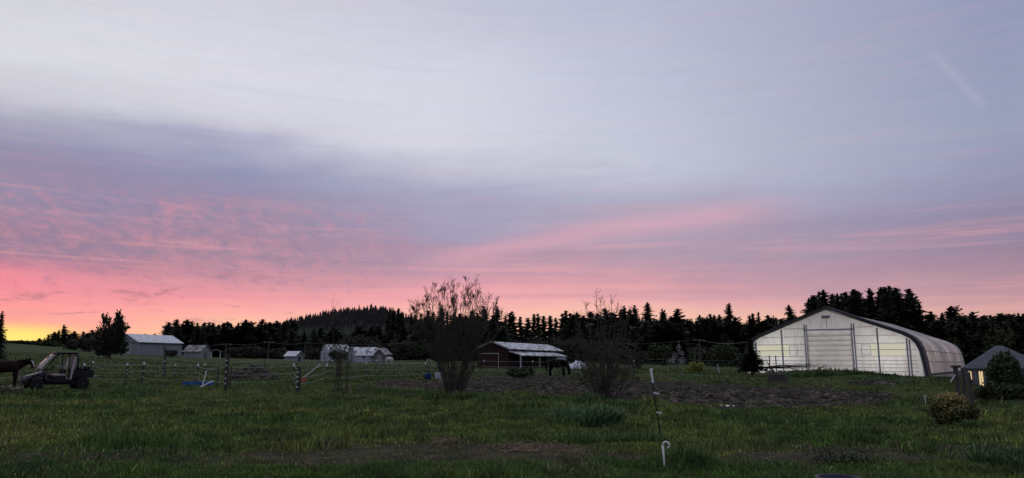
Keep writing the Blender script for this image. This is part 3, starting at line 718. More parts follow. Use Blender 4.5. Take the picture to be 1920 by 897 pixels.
# red barn
p = Vector((-2.9, 112, 0)); p.z = tz(p.x, p.y) - .35
AX = math.radians(24)
t = thing('red_barn', 'dark red barn with white trim and pale patched roofs', 'barn', p, -AX)
BL, HW, EV, RD = 23.0, 2.6, 3.2, 4.15
MB().prism([(HW,-.6),(HW,EV),(0,RD),(-HW,EV),(-HW,-.6)], 0, BL).build('wall', 'red_boards', t)
for s in (1, -1):
    MB().add([(s*(HW+.35), -.4, EV-.14),(s*(HW+.35), BL+.4, EV-.14),(0, BL+.4, RD+.04),(0, -.4, RD+.04),(s*(HW+.35), -.4, EV-.05),(s*(HW+.35), BL+.4, EV-.05),(0, BL+.4, RD+.13),(0, -.4, RD+.13)],
             [(0,1,2,3),(4,7,6,5),(0,4,5,1),(2,6,7,3),(0,3,7,4),(1,5,6,2)]).build('roof_slope', 'patchy_roof', t)
    MB().beam((s*(HW+.35), -.45, EV-.08), (0, -.45, RD+.1), .08, .2).build('rake_trim', 'dull_white', t)
# lean-to on the right
LX = 4.6; LL2 = 19.5
MB().add([(HW+.02, -.2, 2.75),(LX+.3, -.2, 2.1),(LX+.3, LL2, 2.1),(HW+.02, LL2, 2.75),(HW+.02, -.2, 2.85),(LX+.3, -.2, 2.2),(LX+.3, LL2, 2.2),(HW+.02, LL2, 2.85)],
         [(0,1,2,3),(4,7,6,5),(0,4,5,1),(2,6,7,3),(1,5,6,2),(0,3,7,4)]).build('lean_to_roof', 'patchy_roof', t)
for y in (0, 7.5, 15): MB().box(LX-.09, LX+.09, y-.09, y+.09, -.6, 2.12).build('post', 'dull_white', t)
MB().box(HW+.05, LX+.15, 15.3, LL2-.1, -.6, 2.05).build('stall', 'white_wall', t)
d_ = MB().box(-2.2, .9, -.06, 0, 0, 2.4).build('door', 'red_boards', t)
MB().box(-2.4, 1.05, -.10, -.062, 2.4, 2.54).build('lintel', 'dull_white', d_)
MB().box(.93, 1.05, -.10, -.062, 0, 2.398).build('jamb', 'dull_white', d_)
for y in (4, 8, 12): MB().box(HW+.005, HW+.05, y-.4, y+.4, 1.0, 1.7).build('window', 'dark_gap', t)
MB().box(HW+.005, HW+.05, 1.2, 2.4, 0, 2.0).build('stall_door', 'dark_gap', t)

# ------------------------------------------------------------------ the white fabric arena
AAX = math.radians(36.5)
t = thing('riding_arena', 'big white fabric riding arena glowing from inside', 'arena', (41.5, 97.0, 0.0), -AAX)
AW, AH, AL = 11.0, 8.6, 48.0
AP = [(1.0,-.06),(1.0,0),(.985,.2),(.965,.36),(.935,.46),(.885,.535),(.80,.60),(.5,.75),(.25,.875),(0,1.0)]
def aprof(off=0.0, n=None):
    pr = [(x*(AW+off), z*(AH+off)) for x, z in AP]; return pr + [(-x, z) for x, z in reversed(pr[:-1])]
def shell(pr, y0, y1, th, ny=1):
    b = MB(); k = len(pr); vs = []; fs = []
    for j in range(ny + 1):
        y = y0 + (y1 - y0) * j / ny
        for x, z in pr: vs.append((x, y, z))
        for x, z in pr: vs.append((x * (1 - th/AW), y, z - (th if z > 0 else 0)))
    for j in range(ny):
        a, c = j*2*k, (j+1)*2*k
        for i in range(k - 1):
            fs.append((a+i, a+i+1, c+i+1, c+i)); fs.append((a+k+i, c+k+i, c+k+i+1, a+k+i+1))
    for base in (0, ny*2*k):
        for i in range(k - 1): fs.append((base+i, base+k+i, base+k+i+1, base+i+1))
    return b.add(vs, fs)
# roof fabric: one sheet, scalloped between the arches
b = MB(); pr = aprof(0); k = len(pr); NY = 96; vs = []; fs = []
for j in range(NY + 1):
    y = .05 + AL * j / NY; sag = .26 * math.sin(math.pi * ((j % 6) / 6.0))
    for x, z in pr: vs.append((x * (1 - sag/AW), y, z - sag * (1 if z > .1 else 0)))
for j in range(NY):
    for i in range(k - 1): fs.append((j*k+i, j*k+i+1, (j+1)*k+i+1, (j+1)*k+i))
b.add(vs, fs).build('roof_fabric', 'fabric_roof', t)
for j in range(0, 17):
    y = .05 + AL * j / 16
    bb = MB(); bb.tube([(x*.995, y, z*.995) for x, z in aprof(-.06)], .07, 5); bb.build('arch_rib', 'arena_frame', t)
for s in (-1, 1):
    for zf, xf in ((.2,.985), (.36,.965)): MB().tube([(s*AW*xf, 0, AH*zf), (s*AW*xf, AL, AH*zf)], .06, 5).build('purlin', 'arena_frame', t)
shell(aprof(.36), -.5, 2.2, .3, 1).build('arch_trim', 'arena_trim', t)
MB().tube([(AW*.99, 2, .12), (AW*.99, AL, .12)], .16, 6).build('base_rail', 'arena_trim', t)
# front wall, one sheet with an opening for the door and window bands
def roof_z(x):
    xs = [q[0]*AW for q in AP[::-1]]; zs = [q[1]*AH for q in AP[::-1]]; return float(np.interp(abs(x), xs[:-1], zs[:-1]))
DX0, DX1, DZ = -2.55, 3.0, 5.75
def wall_cells(xs, zs, y, hole):
    b = MB()
    for x0, x1 in zip(xs[:-1], xs[1:]):
        for z0, z1 in zip(zs[:-1], zs[1:]):
            xm, zm = (x0+x1)/2, (z0+z1)/2
            if any(h[0] < xm < h[1] and h[2] < zm < h[3] for h in hole): continue
            a0, a1 = min(z1, roof_z(x0) - .05), min(z1, roof_z(x1) - .05); c0, c1 = min(z0, roof_z(x0) - .05), min(z0, roof_z(x1) - .05)
            if a0 - c0 < .001 and a1 - c1 < .001: continue
            b.add([(x0, y, c0), (x1, y, c1), (x1, y, a1), (x0, y, a0)], [(0,1,2,3)])
    return b
WINS = [(-9.2,-6.0,2.45,3.95), (-5.75,-5.0,2.45,3.95), (5.15,5.85,2.45,3.95), (6.15,9.0,2.45,3.95)]
holes = [(DX0, DX1, -1, DZ)] + WINS
xs = sorted(set([-10.98,-10.6,-9.9,10.98,10.6,9.9,-1.2,.2,1.6,-8,-7,7,8,5] + [h[0] for h in holes] + [h[1] for h in holes]))
zs = sorted(set([-.5, 0, 1, 2.45, 3.95, 5, DZ, 6.4, 7, 7.6, 8.2, 8.7]))
wl = wall_cells(xs, zs, 0.0, holes).build('front_wall', 'fabric', t)
for x0, x1, z0, z1 in WINS: MB().box(x0, x1, -.01, .01, z0, z1).build('window', 'arena_window', t)
dr = MB(); nz = 9; vs = []; fs = []
for j in range(nz * 6 + 1):
    z = DZ * j / (nz * 6); bul = -.10 * abs(math.sin(math.pi * j / 6))
    for i in range(13):
        x = DX0 + .05 + (DX1 - DX0 - .1) * i / 12; vs.append((x, -.12 + bul + .02*math.sin(i*2.1 + j*.5), z - .1))
for j in range(nz * 6):
    for i in range(12): fs.append((j*13+i, j*13+i+1, (j+1)*13+i+1, (j+1)*13+i))
door = dr.add(vs, fs).build('door', 'door_fabric', t)
for j in range(1, nz): MB().box(DX0, DX1, -.17, -.125, DZ*j/nz-.125, DZ*j/nz-.085).build('door_bar', 'arena_frame', door)
for x in (DX0-.28, DX0-.02, DX1+.02, DX1+.30): MB().box(x-.07, x+.07, -.2, -.03, -.3, min(roof_z(x)-.25, 6.6)).build('column', 'arena_frame', t)
for x in (-9.45, -5.87, 6.0, 9.25, 9.55): MB().box(x-.09, x+.09, -.14, -.03, -.3, roof_z(x)-.3).build('column', 'arena_frame', t)
for z in (.5, .95, 1.4, 1.85, 2.4, 3.2, 4.0, 5.0, 6.1):
    for xa, xb in ((-10.3, DX0-.36), (DX1+.38, 10.3)):
        lim = [x for x in np.linspace(xa, xb, 60) if roof_z(x) > z + .3]
        if lim: MB().box(min(lim), max(lim), -.09, -.032, z-.03, z+.03).build('girt_shadow', 'arena_frame', t)  # grey outside bars stand in for shadow lines of the framing within
MB().box(DX0-.4, DX1+.4, -.2, -.03, DZ+.02, DZ+.2).build('door_header', 'arena_frame', t)
for x0 in (-4.9, 4.05):
    for q in ((x0-.04, x0, 2.56, 3.84), (x0+1.0, x0+1.04, 2.56, 3.84), (x0, x0+1.0, 3.8, 3.84), (x0, x0+1.0, 2.56, 2.6)): MB().box(q[0], q[1], -.15, -.096, q[2], q[3]).build('vent_frame', 'arena_frame', t)
v = MB().box(-.5, .5, -.3, -.03, 7.35, 7.75).build('gable_light', 'arena_frame', t); MB().box(-.4, .4, -.36, -.302, 7.42, 7.5).build('visor', 'arena_trim', v)
MB().tube([(0,-.05,5.95),(0,-.05,7.3)], .03, 5).build('conduit', 'arena_frame', t)
wall_cells([-10.98,-8,-5,0,5,8,10.98], [-.5,0,2,4,5.4,6.4,7.4,8.2,8.7], AL + .03, []).build('back_wall', 'fabric', t)
MB().box(-10.5, 10.5, .3, AL-.3, -.6, .06).build('sand_floor', 'straw', t)
for i, (x, y, z) in enumerate([(-6.8, 4.5, 3.2), (6.8, 4.5, 3.2), (-6.5, 16, 4.7), (6.5, 16, 4.7), (-6.5, 30, 4.7), (6.5, 30, 4.7), (-6.5, 42, 4.7), (6.5, 42, 4.7)]):
    M = Matrix.Translation((41.5, 97.0, 0.0)) @ Matrix.Rotation(-AAX, 4, 'Z')
    w = M @ Vector((x, y, z))
    f = thing('arena_lamp', 'hanging lamp inside the white arena', 'lamp', w, -AAX, 'lamps inside the arena')
    MB().lathe([(.05,.35),(.12,.3),(.3,.0),(.28,.0)], n=12).build('lamp_shade', 'steel_dark', f)
    MB().lathe([(.02,.0),(.12,-.03),(.12,-.1),(.02,-.16)], n=10).build('bulb', 'lamp_glow', f)
    MB().tube([(0,0,.3),(0,0,roof_z(x)-z-.2)], .015, 4).build('cable', 'steel_dark', f)
    ld = bpy.data.lights.new('lamp', 'POINT'); ld.energy = 950 if y < 10 else 620; ld.color = (1.0, .93, .78); ld.shadow_soft_size = .25
    lo = bpy.data.objects.new('lamp_light', ld); COL.objects.link(lo); lo.parent = f; lo.location = (0, 0, -.45)

# ------------------------------------------------------------------ house on the right
p = spot(1872, 95); KH = 95 / F * math.cos(azr(1872)) ** 2
t = thing('house', 'low grey house with shingle roof and two lit windows', 'house', (p.x, p.y, p.z), -azr(1872))
hb = zat(1872, 693, 93) - p.z; hr = zat(1872, 651, 95) - p.z
def hx(px): return (px - 1872) * KH
XL, XR = hx(1809), hx(1960)
MB().box(XL, XR, -3.2, 3.2, -.6, hb).build('wall', 'house_wall', t)
E_ = .25
rv = [(XL-E_, -3.2-E_, hb), (XR+E_, -3.2-E_, hb), (XR+E_, 3.2+E_, hb), (XL-E_, 3.2+E_, hb), (-.1, 0, hr), (.5, 0, hr)]
rv2 = [(x, y, z + .16) for x, y, z in rv]
for fcs in ((0,1,5,4), (2,3,4,5), (3,0,4), (1,2,5)):
    k = len(fcs); vs = [rv[i] for i in fcs] + [rv2[i] for i in fcs]
    MB().add(vs, [tuple(range(k)), tuple(range(k, 2*k))[::-1]] + [(i, (i+1) % k, (i+1) % k + k, i + k) for i in range(k)]).build('roof_slope', 'shingles', t)
for px, wd, z0, z1 in ((1818, .28, .55, hb-.2), (1838, .34, .25, hb-.2)):
    x = hx(px); w = MB().box(x-wd/2, x+wd/2, -3.26, -3.21, z0, z1).build('window', 'lit_window', t)
    MB().box(x-.025, x+.025, -3.30, -3.265, z0, z1).build('mullion', 'house_wall', w)
    MB().box(x-wd/2-.06, x+wd/2+.06, -3.32, -3.21, z0-.09, z0-.005).build('sill', 'white_paint', w)
MB().box(hx(1858)-.3, hx(1858)+.3, -3.8, -3.3, -.3, .6).build('porch_step', 'white_wall', t)
for px in (1810, 1828): MB().box(hx(px)-.05, hx(px)+.05, -3.5, -3.42, -.6, hb-.02).build('porch_post', 'house_wall', t)

# ------------------------------------------------------------------ bare shrubs
p = ground(853, 742)
t = thing('large_bare_shrub', 'large bare many-stemmed shrub with fine budding twigs', 'shrub', p)
def dome_shrub(t, seed, HT, RX, n, spread, rmax, tips, zc=.56, side=(3, 5), twl=.16, up=.2, lowest=-.5, cx=.3, fine=False):
    r = random.Random(seed); b = MB()
    for i in range(n):
        a = i * 2.39996 + r.uniform(-.3, .3); e = math.asin(min(1, lowest + (1 - lowest) * (i + r.random()) / n)); f = r.uniform(.72, 1.0) if not fine else r.uniform(.82, 1.0)
        rz_ = HT * (1 - zc)
        T = Vector((math.cos(a) * math.cos(e) * RX * f, math.sin(a) * math.cos(e) * RX * f * .85, HT * zc + math.sin(e) * rz_ * f))
        B0 = Vector((math.cos(a) * r.uniform(.05, .45), math.sin(a) * r.uniform(.05, .35), -.1))
        C1 = B0 + Vector((T.x * cx, T.y * cx, T.z * .5)); k = 8; R0 = r.uniform(.45, 1) * rmax
        pts = []; rr = []
        for j in range(k + 1):
            u = j / k; q = B0 * (1-u)**2 + C1 * (2*u*(1-u)) + T * u*u
            pts.append(q + Vector((r.uniform(-.05,.05), r.uniform(-.05,.05), r.uniform(-.04,.04))) * (1 if 0 < j else 0)); rr.append(max(.006, R0 * (1 - .85*u)))
        b.tube(pts, rr, 4, False); tips.append(pts[-1])
        for q in range(r.randint(*side) + 3):
            u = 1 - .68 * r.random() ** 1.25; u = min(u, .97); j = min(k-1, int(u*k)); pp = pts[j].lerp(pts[j+1], u*k-j); tg = (pts[j+1]-pts[j]).normalized()
            nd = (tg + Vector((r.gauss(0,spread), r.gauss(0,spread), r.gauss(0,spread*.6) + up))).normalized()
            grow(b, pp, nd, HT * twl * r.uniform(.6, 1.3), min(.012, max(.006, rr[j]*.5)) if fine else max(.007, rr[j]*.5), 1 if r.random() < .6 else 2, r, spread, (3, 5), up, tips, .16, .005)
    return b
tips = []; HT = zat(853, 524, p.xy.length) - p.z
b = dome_shrub(t, 23, HT, 2.3, 78, .45, .026, tips, zc=.58, side=(3, 5), twl=.085, up=.25, lowest=-.2, cx=.25, fine=True)
o = b.build('stem', 'twig', t); o['kind'] = 'stuff'
buds('bud', 'bud', t, tips, .020, 2)
print('shrub faces', len(b.f), 'tips', len(tips), 'H', HT)
p = ground(1132, 752)
t = thing('twiggy_shrub', 'tangled dark twiggy shrub right of the black horse', 'shrub', p)
r = random.Random(5); tips = []
HT = zat(1132, 590, p.xy.length) - p.z
b = dome_shrub(t, 5, HT, 1.9, 20, .8, .034, tips, zc=.52, twl=.17, up=.06, lowest=-.7)
for dx, hh in ((-.25, 1.28), (.45, 1.20), (-.7, 1.12), (.9, 1.1), (.1, 1.14), (1.25, 1.06), (-.05, 1.2), (.7, 1.15), (-1.2, 1.02)):
    pts = [Vector((dx*.25,0,0)), Vector((dx*.5,r.uniform(-.2,.2),HT*hh*.4)), Vector((dx*.8,r.uniform(-.2,.2),HT*hh*.75)), Vector((dx,0,HT*hh))]
    b.tube(pts, [.03,.022,.014,.006], 4, False); tips.append(pts[-1])
    for q in range(9):
        u = r.uniform(.55, .97); pp = pts[2].lerp(pts[3], (u-.5)*2) ; grow(b, pp, Vector((r.gauss(0,.6), r.gauss(0,.6), 1)).normalized(), HT*r.uniform(.05,.11), .008, 0, r, .4, (2,3), .3, tips, .12, .005)
o = b.build('stem', 'twig', t); o['kind'] = 'stuff'
b = MB()
for i in range(5):
    a = r.random()*6.28; b.tube([(0,0,0), (math.cos(a)*.3, math.sin(a)*.2-.3, .7), (math.cos(a)*.6, math.sin(a)*.3-.4, 1.6)], [.03,.022,.012], 5)
o = b.build('pale_stem', 'twig_pale', t); o['kind'] = 'stuff'
buds('bud', 'bud', t, tips, .024, 2, 4)
leafy('leaf', 'brush_green', t, [(0,0,.6,1.0,.8,.5), (-.5,0,.9,.7,.6,.5), (.6,0,1.1,.8,.6,.6), (.2,0,1.8,1.0,.8,.8)], 1300, .05, 3)
p = ground(636, 740)
t = thing('bare_sapling', 'thin bare sapling cluster in front of the fence', 'sapling', p)
r = random.Random(9); b = MB(); tips = []
HT = zat(636, 640, p.xy.length) - p.z
for dx, hh in ((0, 1.0), (-.25, .6), (.3, .62), (.12, .75), (-.1, .5), (.4, .45)):
    grow(b, Vector((dx, r.uniform(-.1,.1), -.1)), Vector((dx*.1, 0, 1)).normalized(), HT*hh, .03, 2, r, .35, (4, 6), .35, tips, .10, .005)
b.build('stem', 'twig', t); buds('bud', 'bud', t, tips, .018, 1, 6)
p = spot(1270, 118); HT = zat(1270, 640, 118) - p.z
t = thing('blossoming_tree', 'small tree white with blossom at the wood edge', 'tree', p)
b = MB(); b.tube([(0,0,-.2),(.05,0,HT*.5),(.2,0,HT*.85)], [.09,.06,.02], 6); b.build('trunk', 'bark', t)
leafy('crown', 'blossom', t, [(-.95,0,HT*.28,.6,.6,HT*.17),(-.3,.2,HT*.45,.45,.5,HT*.14),(.75,0,HT*.30,.7,.7,HT*.2),(.35,0,HT*.72,.42,.5,HT*.22),(.8,0,HT*.55,.35,.4,HT*.14),(.35,0,HT*.92,.16,.2,HT*.1)], 620, .15, 8)
# flowering shrub bottom right
p = ground(1787, 795); H = zat(1787, 735, p.xy.length) - p.z; wv = 46 / F * p.xy.length * math.cos(azr(1787))**2
t = thing('flowering_shrub', 'round flowering shrub with cream and pink blooms by the old posts', 'shrub', p)
b = MB(); r = random.Random(4)
for i in range(14): a = r.random()*6.28; b.tube([(0,0,-.05),(math.cos(a)*wv*.5, math.sin(a)*wv*.5, H*.5),(math.cos(a)*wv*.75, math.sin(a)*wv*.7, H*r.uniform(.6,.9))], [.02,.012,.005], 4)
b.build('stem', 'twig', t)
bl = [(q*wv, r.uniform(-.6,.6)*wv, H*r.uniform(.1,.72 - .25*abs(q+.15)), wv*r.uniform(.12,.32), wv*.26, H*r.uniform(.10,.24)) for q in [r.uniform(-.85,.85) for i in range(26)]]
leafy('foliage', 'leaf_bronze', t, bl, 4600, .075, 2)
b = MB(); sh_ = []
for i in range(26):
    a = r.random()*6.28; q = r.uniform(.45, .95)*wv; c = Vector((math.cos(a)*q, math.sin(a)*q*.8, H*r.uniform(.3,.8)*(1-.3*q/wv))); e = c + Vector((math.cos(a)*r.uniform(.1,.3), math.sin(a)*.1, r.uniform(.08,.26)))
    b.tube([c*.6, c, e], [.008,.006,.003], 4); sh_ += [c.lerp(e, u) for u in (.3,.5,.7,.85,1.0)]
b.build('shoot', 'twig', t)['kind'] = 'stuff'; buds('shoot_leaf', 'leaf_bronze', t, sh_, .032, 3, 9)
tp = []
for i in range(210):
    x, y = r.gauss(-.22, .42)*wv, r.gauss(-.3, .45)*wv; q = 1 - (x/wv)**2 - (y/wv)**2
    if q > .05: tp.append(Vector((x, y, H * (.15 + .80 * math.sqrt(q)) + r.uniform(-.06, .04))))
buds('bloom', 'bloom_cream', t, tp, .024, 3, 3)

# ------------------------------------------------------------------ fences
def post_steel(px, yt, yb, parent, cap=True, lean=0.0):
    g = ground(px, yb); d = g.xy.length; h = zat(px, yt, d) - g.z
    b = MB(); dx = lean * h
    b.beam((g.x, g.y, g.z - .2), (g.x + dx, g.y, g.z + h), .06, .05)
    b.beam((g.x, g.y + .028, g.z - .2), (g.x + dx, g.y + .028, g.z + h), .02, .06)
    o = b.build('post', 'post_steel', parent)
    if cap:
        top = Vector((g.x + dx, g.y, g.z + h))
        MB().box(-.04, .04, -.04, .04, -.15, .03, Matrix.Translation(top)).build('cap', 'plastic_white', o, bevel=.008)
        for k in (.62, .36):
            c = Vector((g.x + dx*k + .03, g.y - .05, g.z + h*k)); MB().box(-.02, .035, -.035, .02, -.018, .018, Matrix.Translation(c)).build('insulator', 'plastic_white', o)
    return g, h
def post_wood(px, yt, yb, parent, w=.2, ins=(), mt='dark_wood'):
    g = ground(px, yb); d = g.xy.length; h = zat(px, yt, d) - g.z
    b = MB(); r = random.Random(px)
    b.tube([(g.x, g.y, g.z-.2), (g.x+r.uniform(-.02,.02), g.y, g.z+h*.5), (g.x+r.uniform(-.04,.04), g.y, g.z+h)], [w*.55, w*.5, w*.46], 8)
    o = b.build('post', mt, parent)
    for f in ins:
        MB().box(-.035, .035, -.05, .02, -.03, .03, Matrix.Translation((g.x, g.y - w*.5, g.z + h*f))).build('insulator', 'plastic_white', o, bevel=.01)
    return g, h
def ropes(parent, nodes, fr, rad=.0075, sag=.04):
    for f in fr:
        pts = []
        for (g0, h0), (g1, h1) in zip(nodes[:-1], nodes[1:]):
            a = g0 + Vector((0, -.06, min(h0, 1.6)*f)); c = g1 + Vector((0, -.06, min(h1, 1.6)*f)); n = 8
            s = sag * random.uniform(.3, 2.2)
            for i in range(n): u = i / n; pts.append(a.lerp(c, u) - Vector((0, 0, s * 4 * u * (1 - u))))
        pts.append(nodes[-1][0] + Vector((0, -.06, min(nodes[-1][1], 1.6)*f)))
        MB().tube(pts, rad, 4).build('rope', 'rope', parent)
def fence(label, specs, fr, name='electric_fence', **kw):
    t = thing(name, label, 'fence'); nodes = []
    for s in specs:
        if s[0] == 'w': nodes.append(post_wood(*s[1:4], t, **(s[4] if len(s) > 4 else {})))
        elif s[0] == 'n': nodes.append(post_steel(*s[1:4], t, cap=False))
        else: nodes.append(post_steel(*s[1:4], t, lean=random.uniform(-.06, .06)))
    ropes(t, nodes, fr, **kw); return t
fence('rope fence running behind the utility cart to the thick dark post', [('t',-40,676,722),('t',157,682,718),('t',265,680,722),('t',367,683,722),('n',407,690,728),('w',423,664,734,dict(w=.21, ins=(.82,.68,.52,.34,.2)))], (.93,.60,.3), sag=.06)
fence('rope fence between the thick dark post and the short studded post', [('n',431,686,731),('t',549,683,724),('w',558,688,736,dict(w=.19, ins=(.78,.6,.42,.2)))], (.92,.60,.3))
fence('rope fence from the short studded post past the bare sapling', [('n',562,694,732),('t',610,683,721),('t',686,680,716),('t',799,680,713)], (.95,.62,.32))
fence('far rope fence crossing the paddock behind the debris heap', [('t',173,678,702),('t',236,682,713),('t',327,683,707),('t',382,683,706),('n',495,673,697),('t',620,675,704),('t',706,675,707),('t',803,674,703)], (.95,.6))
fence('far rope fence in front of the red barn and black horse', [('t',806,675,703),('t',908,676,704),('t',998,677,706),('n',1033,676,703),('t',1076,679,706),('t',1083,680,707),('t',1190,676,702)], (.95,.62,.34))
fence('wire fence at the wood edge left of the arena', [('n',1200,667,688),('n',1243,668,688),('n',1290,669,688),('n',1356,674,690),('w',1384,664,690,dict(w=.16)),('n',1398,668,692)], (.9,.5), name='wire_fence', rad=.010)
t = thing('leaning_post', 'tall leaning wooden pole in front of the grey barn', 'post', ground(307, 708))
h = zat(307, 648, t.location.xy.length) - t.location.z
MB().tube([(.05,0,-.2),(0,0,h*.5),(-.12,0,h)], [.10,.08,.05], 7).build('pole', 'dark_wood', t)
MB().box(-.04,.04,-.12,-.04,h*.5-.04,h*.5+.04).build('insulator', 'plastic_white', t)
# near T-post and pigtail stakes
g = ground(1240, 818); h = zat(1225, 694, g.xy.length) - g.z
t = thing('steel_fence_post', 'dark steel fence post with white cap and clips, leaning left', 'fence post', g)
dx = -15 / F * g.y
MB().beam((0,0,-.2), (dx,0,h-.02), .038, .012).beam((0,.018,-.2), (dx,.018,h-.02), .008, .034).build('post', 'post_steel', t)
Mx = Matrix.Translation((dx*.93,0,h*.93))
MB().beam((dx*.80,0,h*.80), (dx*.985,0,h*.985), .05, .045).build('cap_sleeve', 'plastic_white', t)
MB().box(-.03,.04,-.03,.03,-.03,.035, Matrix.Translation((dx,0,h))).build('cap', 'plastic_white', t, bevel=.008)
for f, w in ((.645, .10), (.35, .09)):
    c = MB().box(-.03, w, -.05, -.01, -.018, .018, Matrix.Translation((dx*f,0,h*f)) @ Matrix.Rotation(.2, 4, 'Y')).build('insulator', 'plastic_white', t, bevel=.005)
    MB().tube([(dx*f+w*.7,-.06,h*f-.03),(dx*f+w*.8,-.06,h*f+.04)], .008, 5).build('clip', 'plastic_white', c)
def pigtail(name, label, px, yt, yb, w=.016, lean=-.06, mt='plastic_white', R=.055):
    g = ground(px, yb); d = g.xy.length; h = zat(px, yt, d) - g.z
    t = thing(name, label, 'stake', g); lx = lean * h
    pts = [Vector((0,0,-.12)), Vector((lx*.5,0,h*.45)), Vector((lx, 0, h-R))]
    c = Vector((lx + R, 0, h - R))
    for k in range(0, 11): a = math.pi - k * .44; pts.append(c + Vector((R*math.cos(a)*(1-.03*k), -.003*k, R*math.sin(a)*(1-.03*k))))
    MB().tube(pts, [w*.9, w, w] + [w*.85]*11, 7).build('shaft', mt, t, smooth=True); return t
pigtail('pigtail_stake', 'white pigtail stake in the grass at the near track edge', 1247, 828, 884)
pigtail('pigtail_stake', 'small white pigtail stake left of the flowering shrub', 1737, 741, 766, .009, -.05, R=.04)
g = ground(1349, 699); t = thing('marker_stake', 'short pale stake leaning left before the yellow bush', 'stake', g); h = zat(1346,684,g.xy.length)-g.z
MB().beam((0,0,-.1), (-.18,0,h), .07, .05).build('shaft', 'white_paint', t); MB().box(-.23,-.13,-.03,.03,h-.02,h+.05).build('tip', 'plastic_white', t)
for px, lb in ((1443, 'left dark stake standing before the arena front'), (1455, 'right dark stake standing before the arena front')):
    g = spot(px, 85); t = thing('garden_stake', lb, 'stake', g); h = zat(px, 667, 85) - g.z
    MB().beam((0,0,-.2), (0,0,h), .09, .07).build('shaft', 'old_wood', t); MB().beam((-.05,0,h*.4), (.05,0,h*.4), .12, .05).build('wrap', 'rope', t)
# old gate posts on the right
t = thing('old_fence_corner', 'three weathered thick posts with a flat cap and rails', 'fence')
nd = []
for px, yt, yb, w in ((1799, 690, 757, .19), (1811, 690, 762, .16), (1824, 698, 765, .14)):
    nd.append(post_wood(px, yt, yb, t, w=w, mt='old_wood'))
for (ga, ha), (gb, hb_), f in ((nd[0], nd[1], .8), (nd[1], nd[2], .72)):
    MB().beam(ga + Vector((0,-.16,ha*f)), gb + Vector((0,-.16,hb_*f)), .05, .12).build('rail', 'old_wood', t)
g0, h0 = nd[0]; MB().box(-.15,.15,-.13,.13,0,.10, Matrix.Translation(g0 + Vector((0,0,h0)))).build('cap', 'dark_wood', t, bevel=.02)
MB().beam(g0 + Vector((-.3,-.05,h0*.60)), g0 + Vector((-.08,-.05,h0*.80)), .035, .03).build('arena_end_bar', 'white_paint', t)  # pale bar standing in for a white bit of the arena's far end

# ------------------------------------------------------------------ utility poles
def upole(px, yt, d, label, arm=True):
    p = spot(px, d); h = zat(px, yt, d) - p.z; t = thing('utility_pole', label, 'utility pole', p, -azr(px))
    MB().tube([(0,0,-.3),(0,0,h)], [.17,.12], 7).build('pole', 'old_wood', t)
    if arm:
        MB().beam((-1.1,0,h-.35), (1.1,0,h-.35), .12, .14).build('crossarm', 'old_wood', t)
        for x in (-1, 0, 1): MB().lathe([(.05,0),(.07,.08),(.03,.16)], (x,0,h-.28), 6).build('insulator', 'plastic_white', t)
    return p + Vector((0, 0, h - .1))
tops = [upole(422, 644, 185, 'utility pole above the thick dark fence post'), upole(502, 640, 186, 'utility pole in line with the debris heap'), upole(571, 642, 172, 'pale utility pole right of the metal-roofed hut', False)]
tr = [upole(1304, 650, 150, 'plain short utility pole left of the arena', False), upole(1313, 636, 165, 'utility pole with crossarm left of the arena')]
def wire(label, pts, rad=.03):
    b = MB(); out = []
    for a, c in zip(pts[:-1], pts[1:]):
        for i in range(10): u = i/10; out.append(a.lerp(c, u) - Vector((0,0,.5*4*u*(1-u))))
    out.append(pts[-1]); o = b.tube(out, rad, 4).build('power_line', 'wire', None); tag(o, label, 'wire')
wire('power line strung between the poles behind the small sheds', [tops[0] + Vector((-20,4,-.3)), *tops, tops[2] + Vector((26,4,.3))])
e = spot(1402, 118); e.z = zat(1402, 642, 118)
wire('power line running from the crossarm pole to the arena corner', [tr[1] + Vector((-22,10,-.5)), tr[1], e], .03)

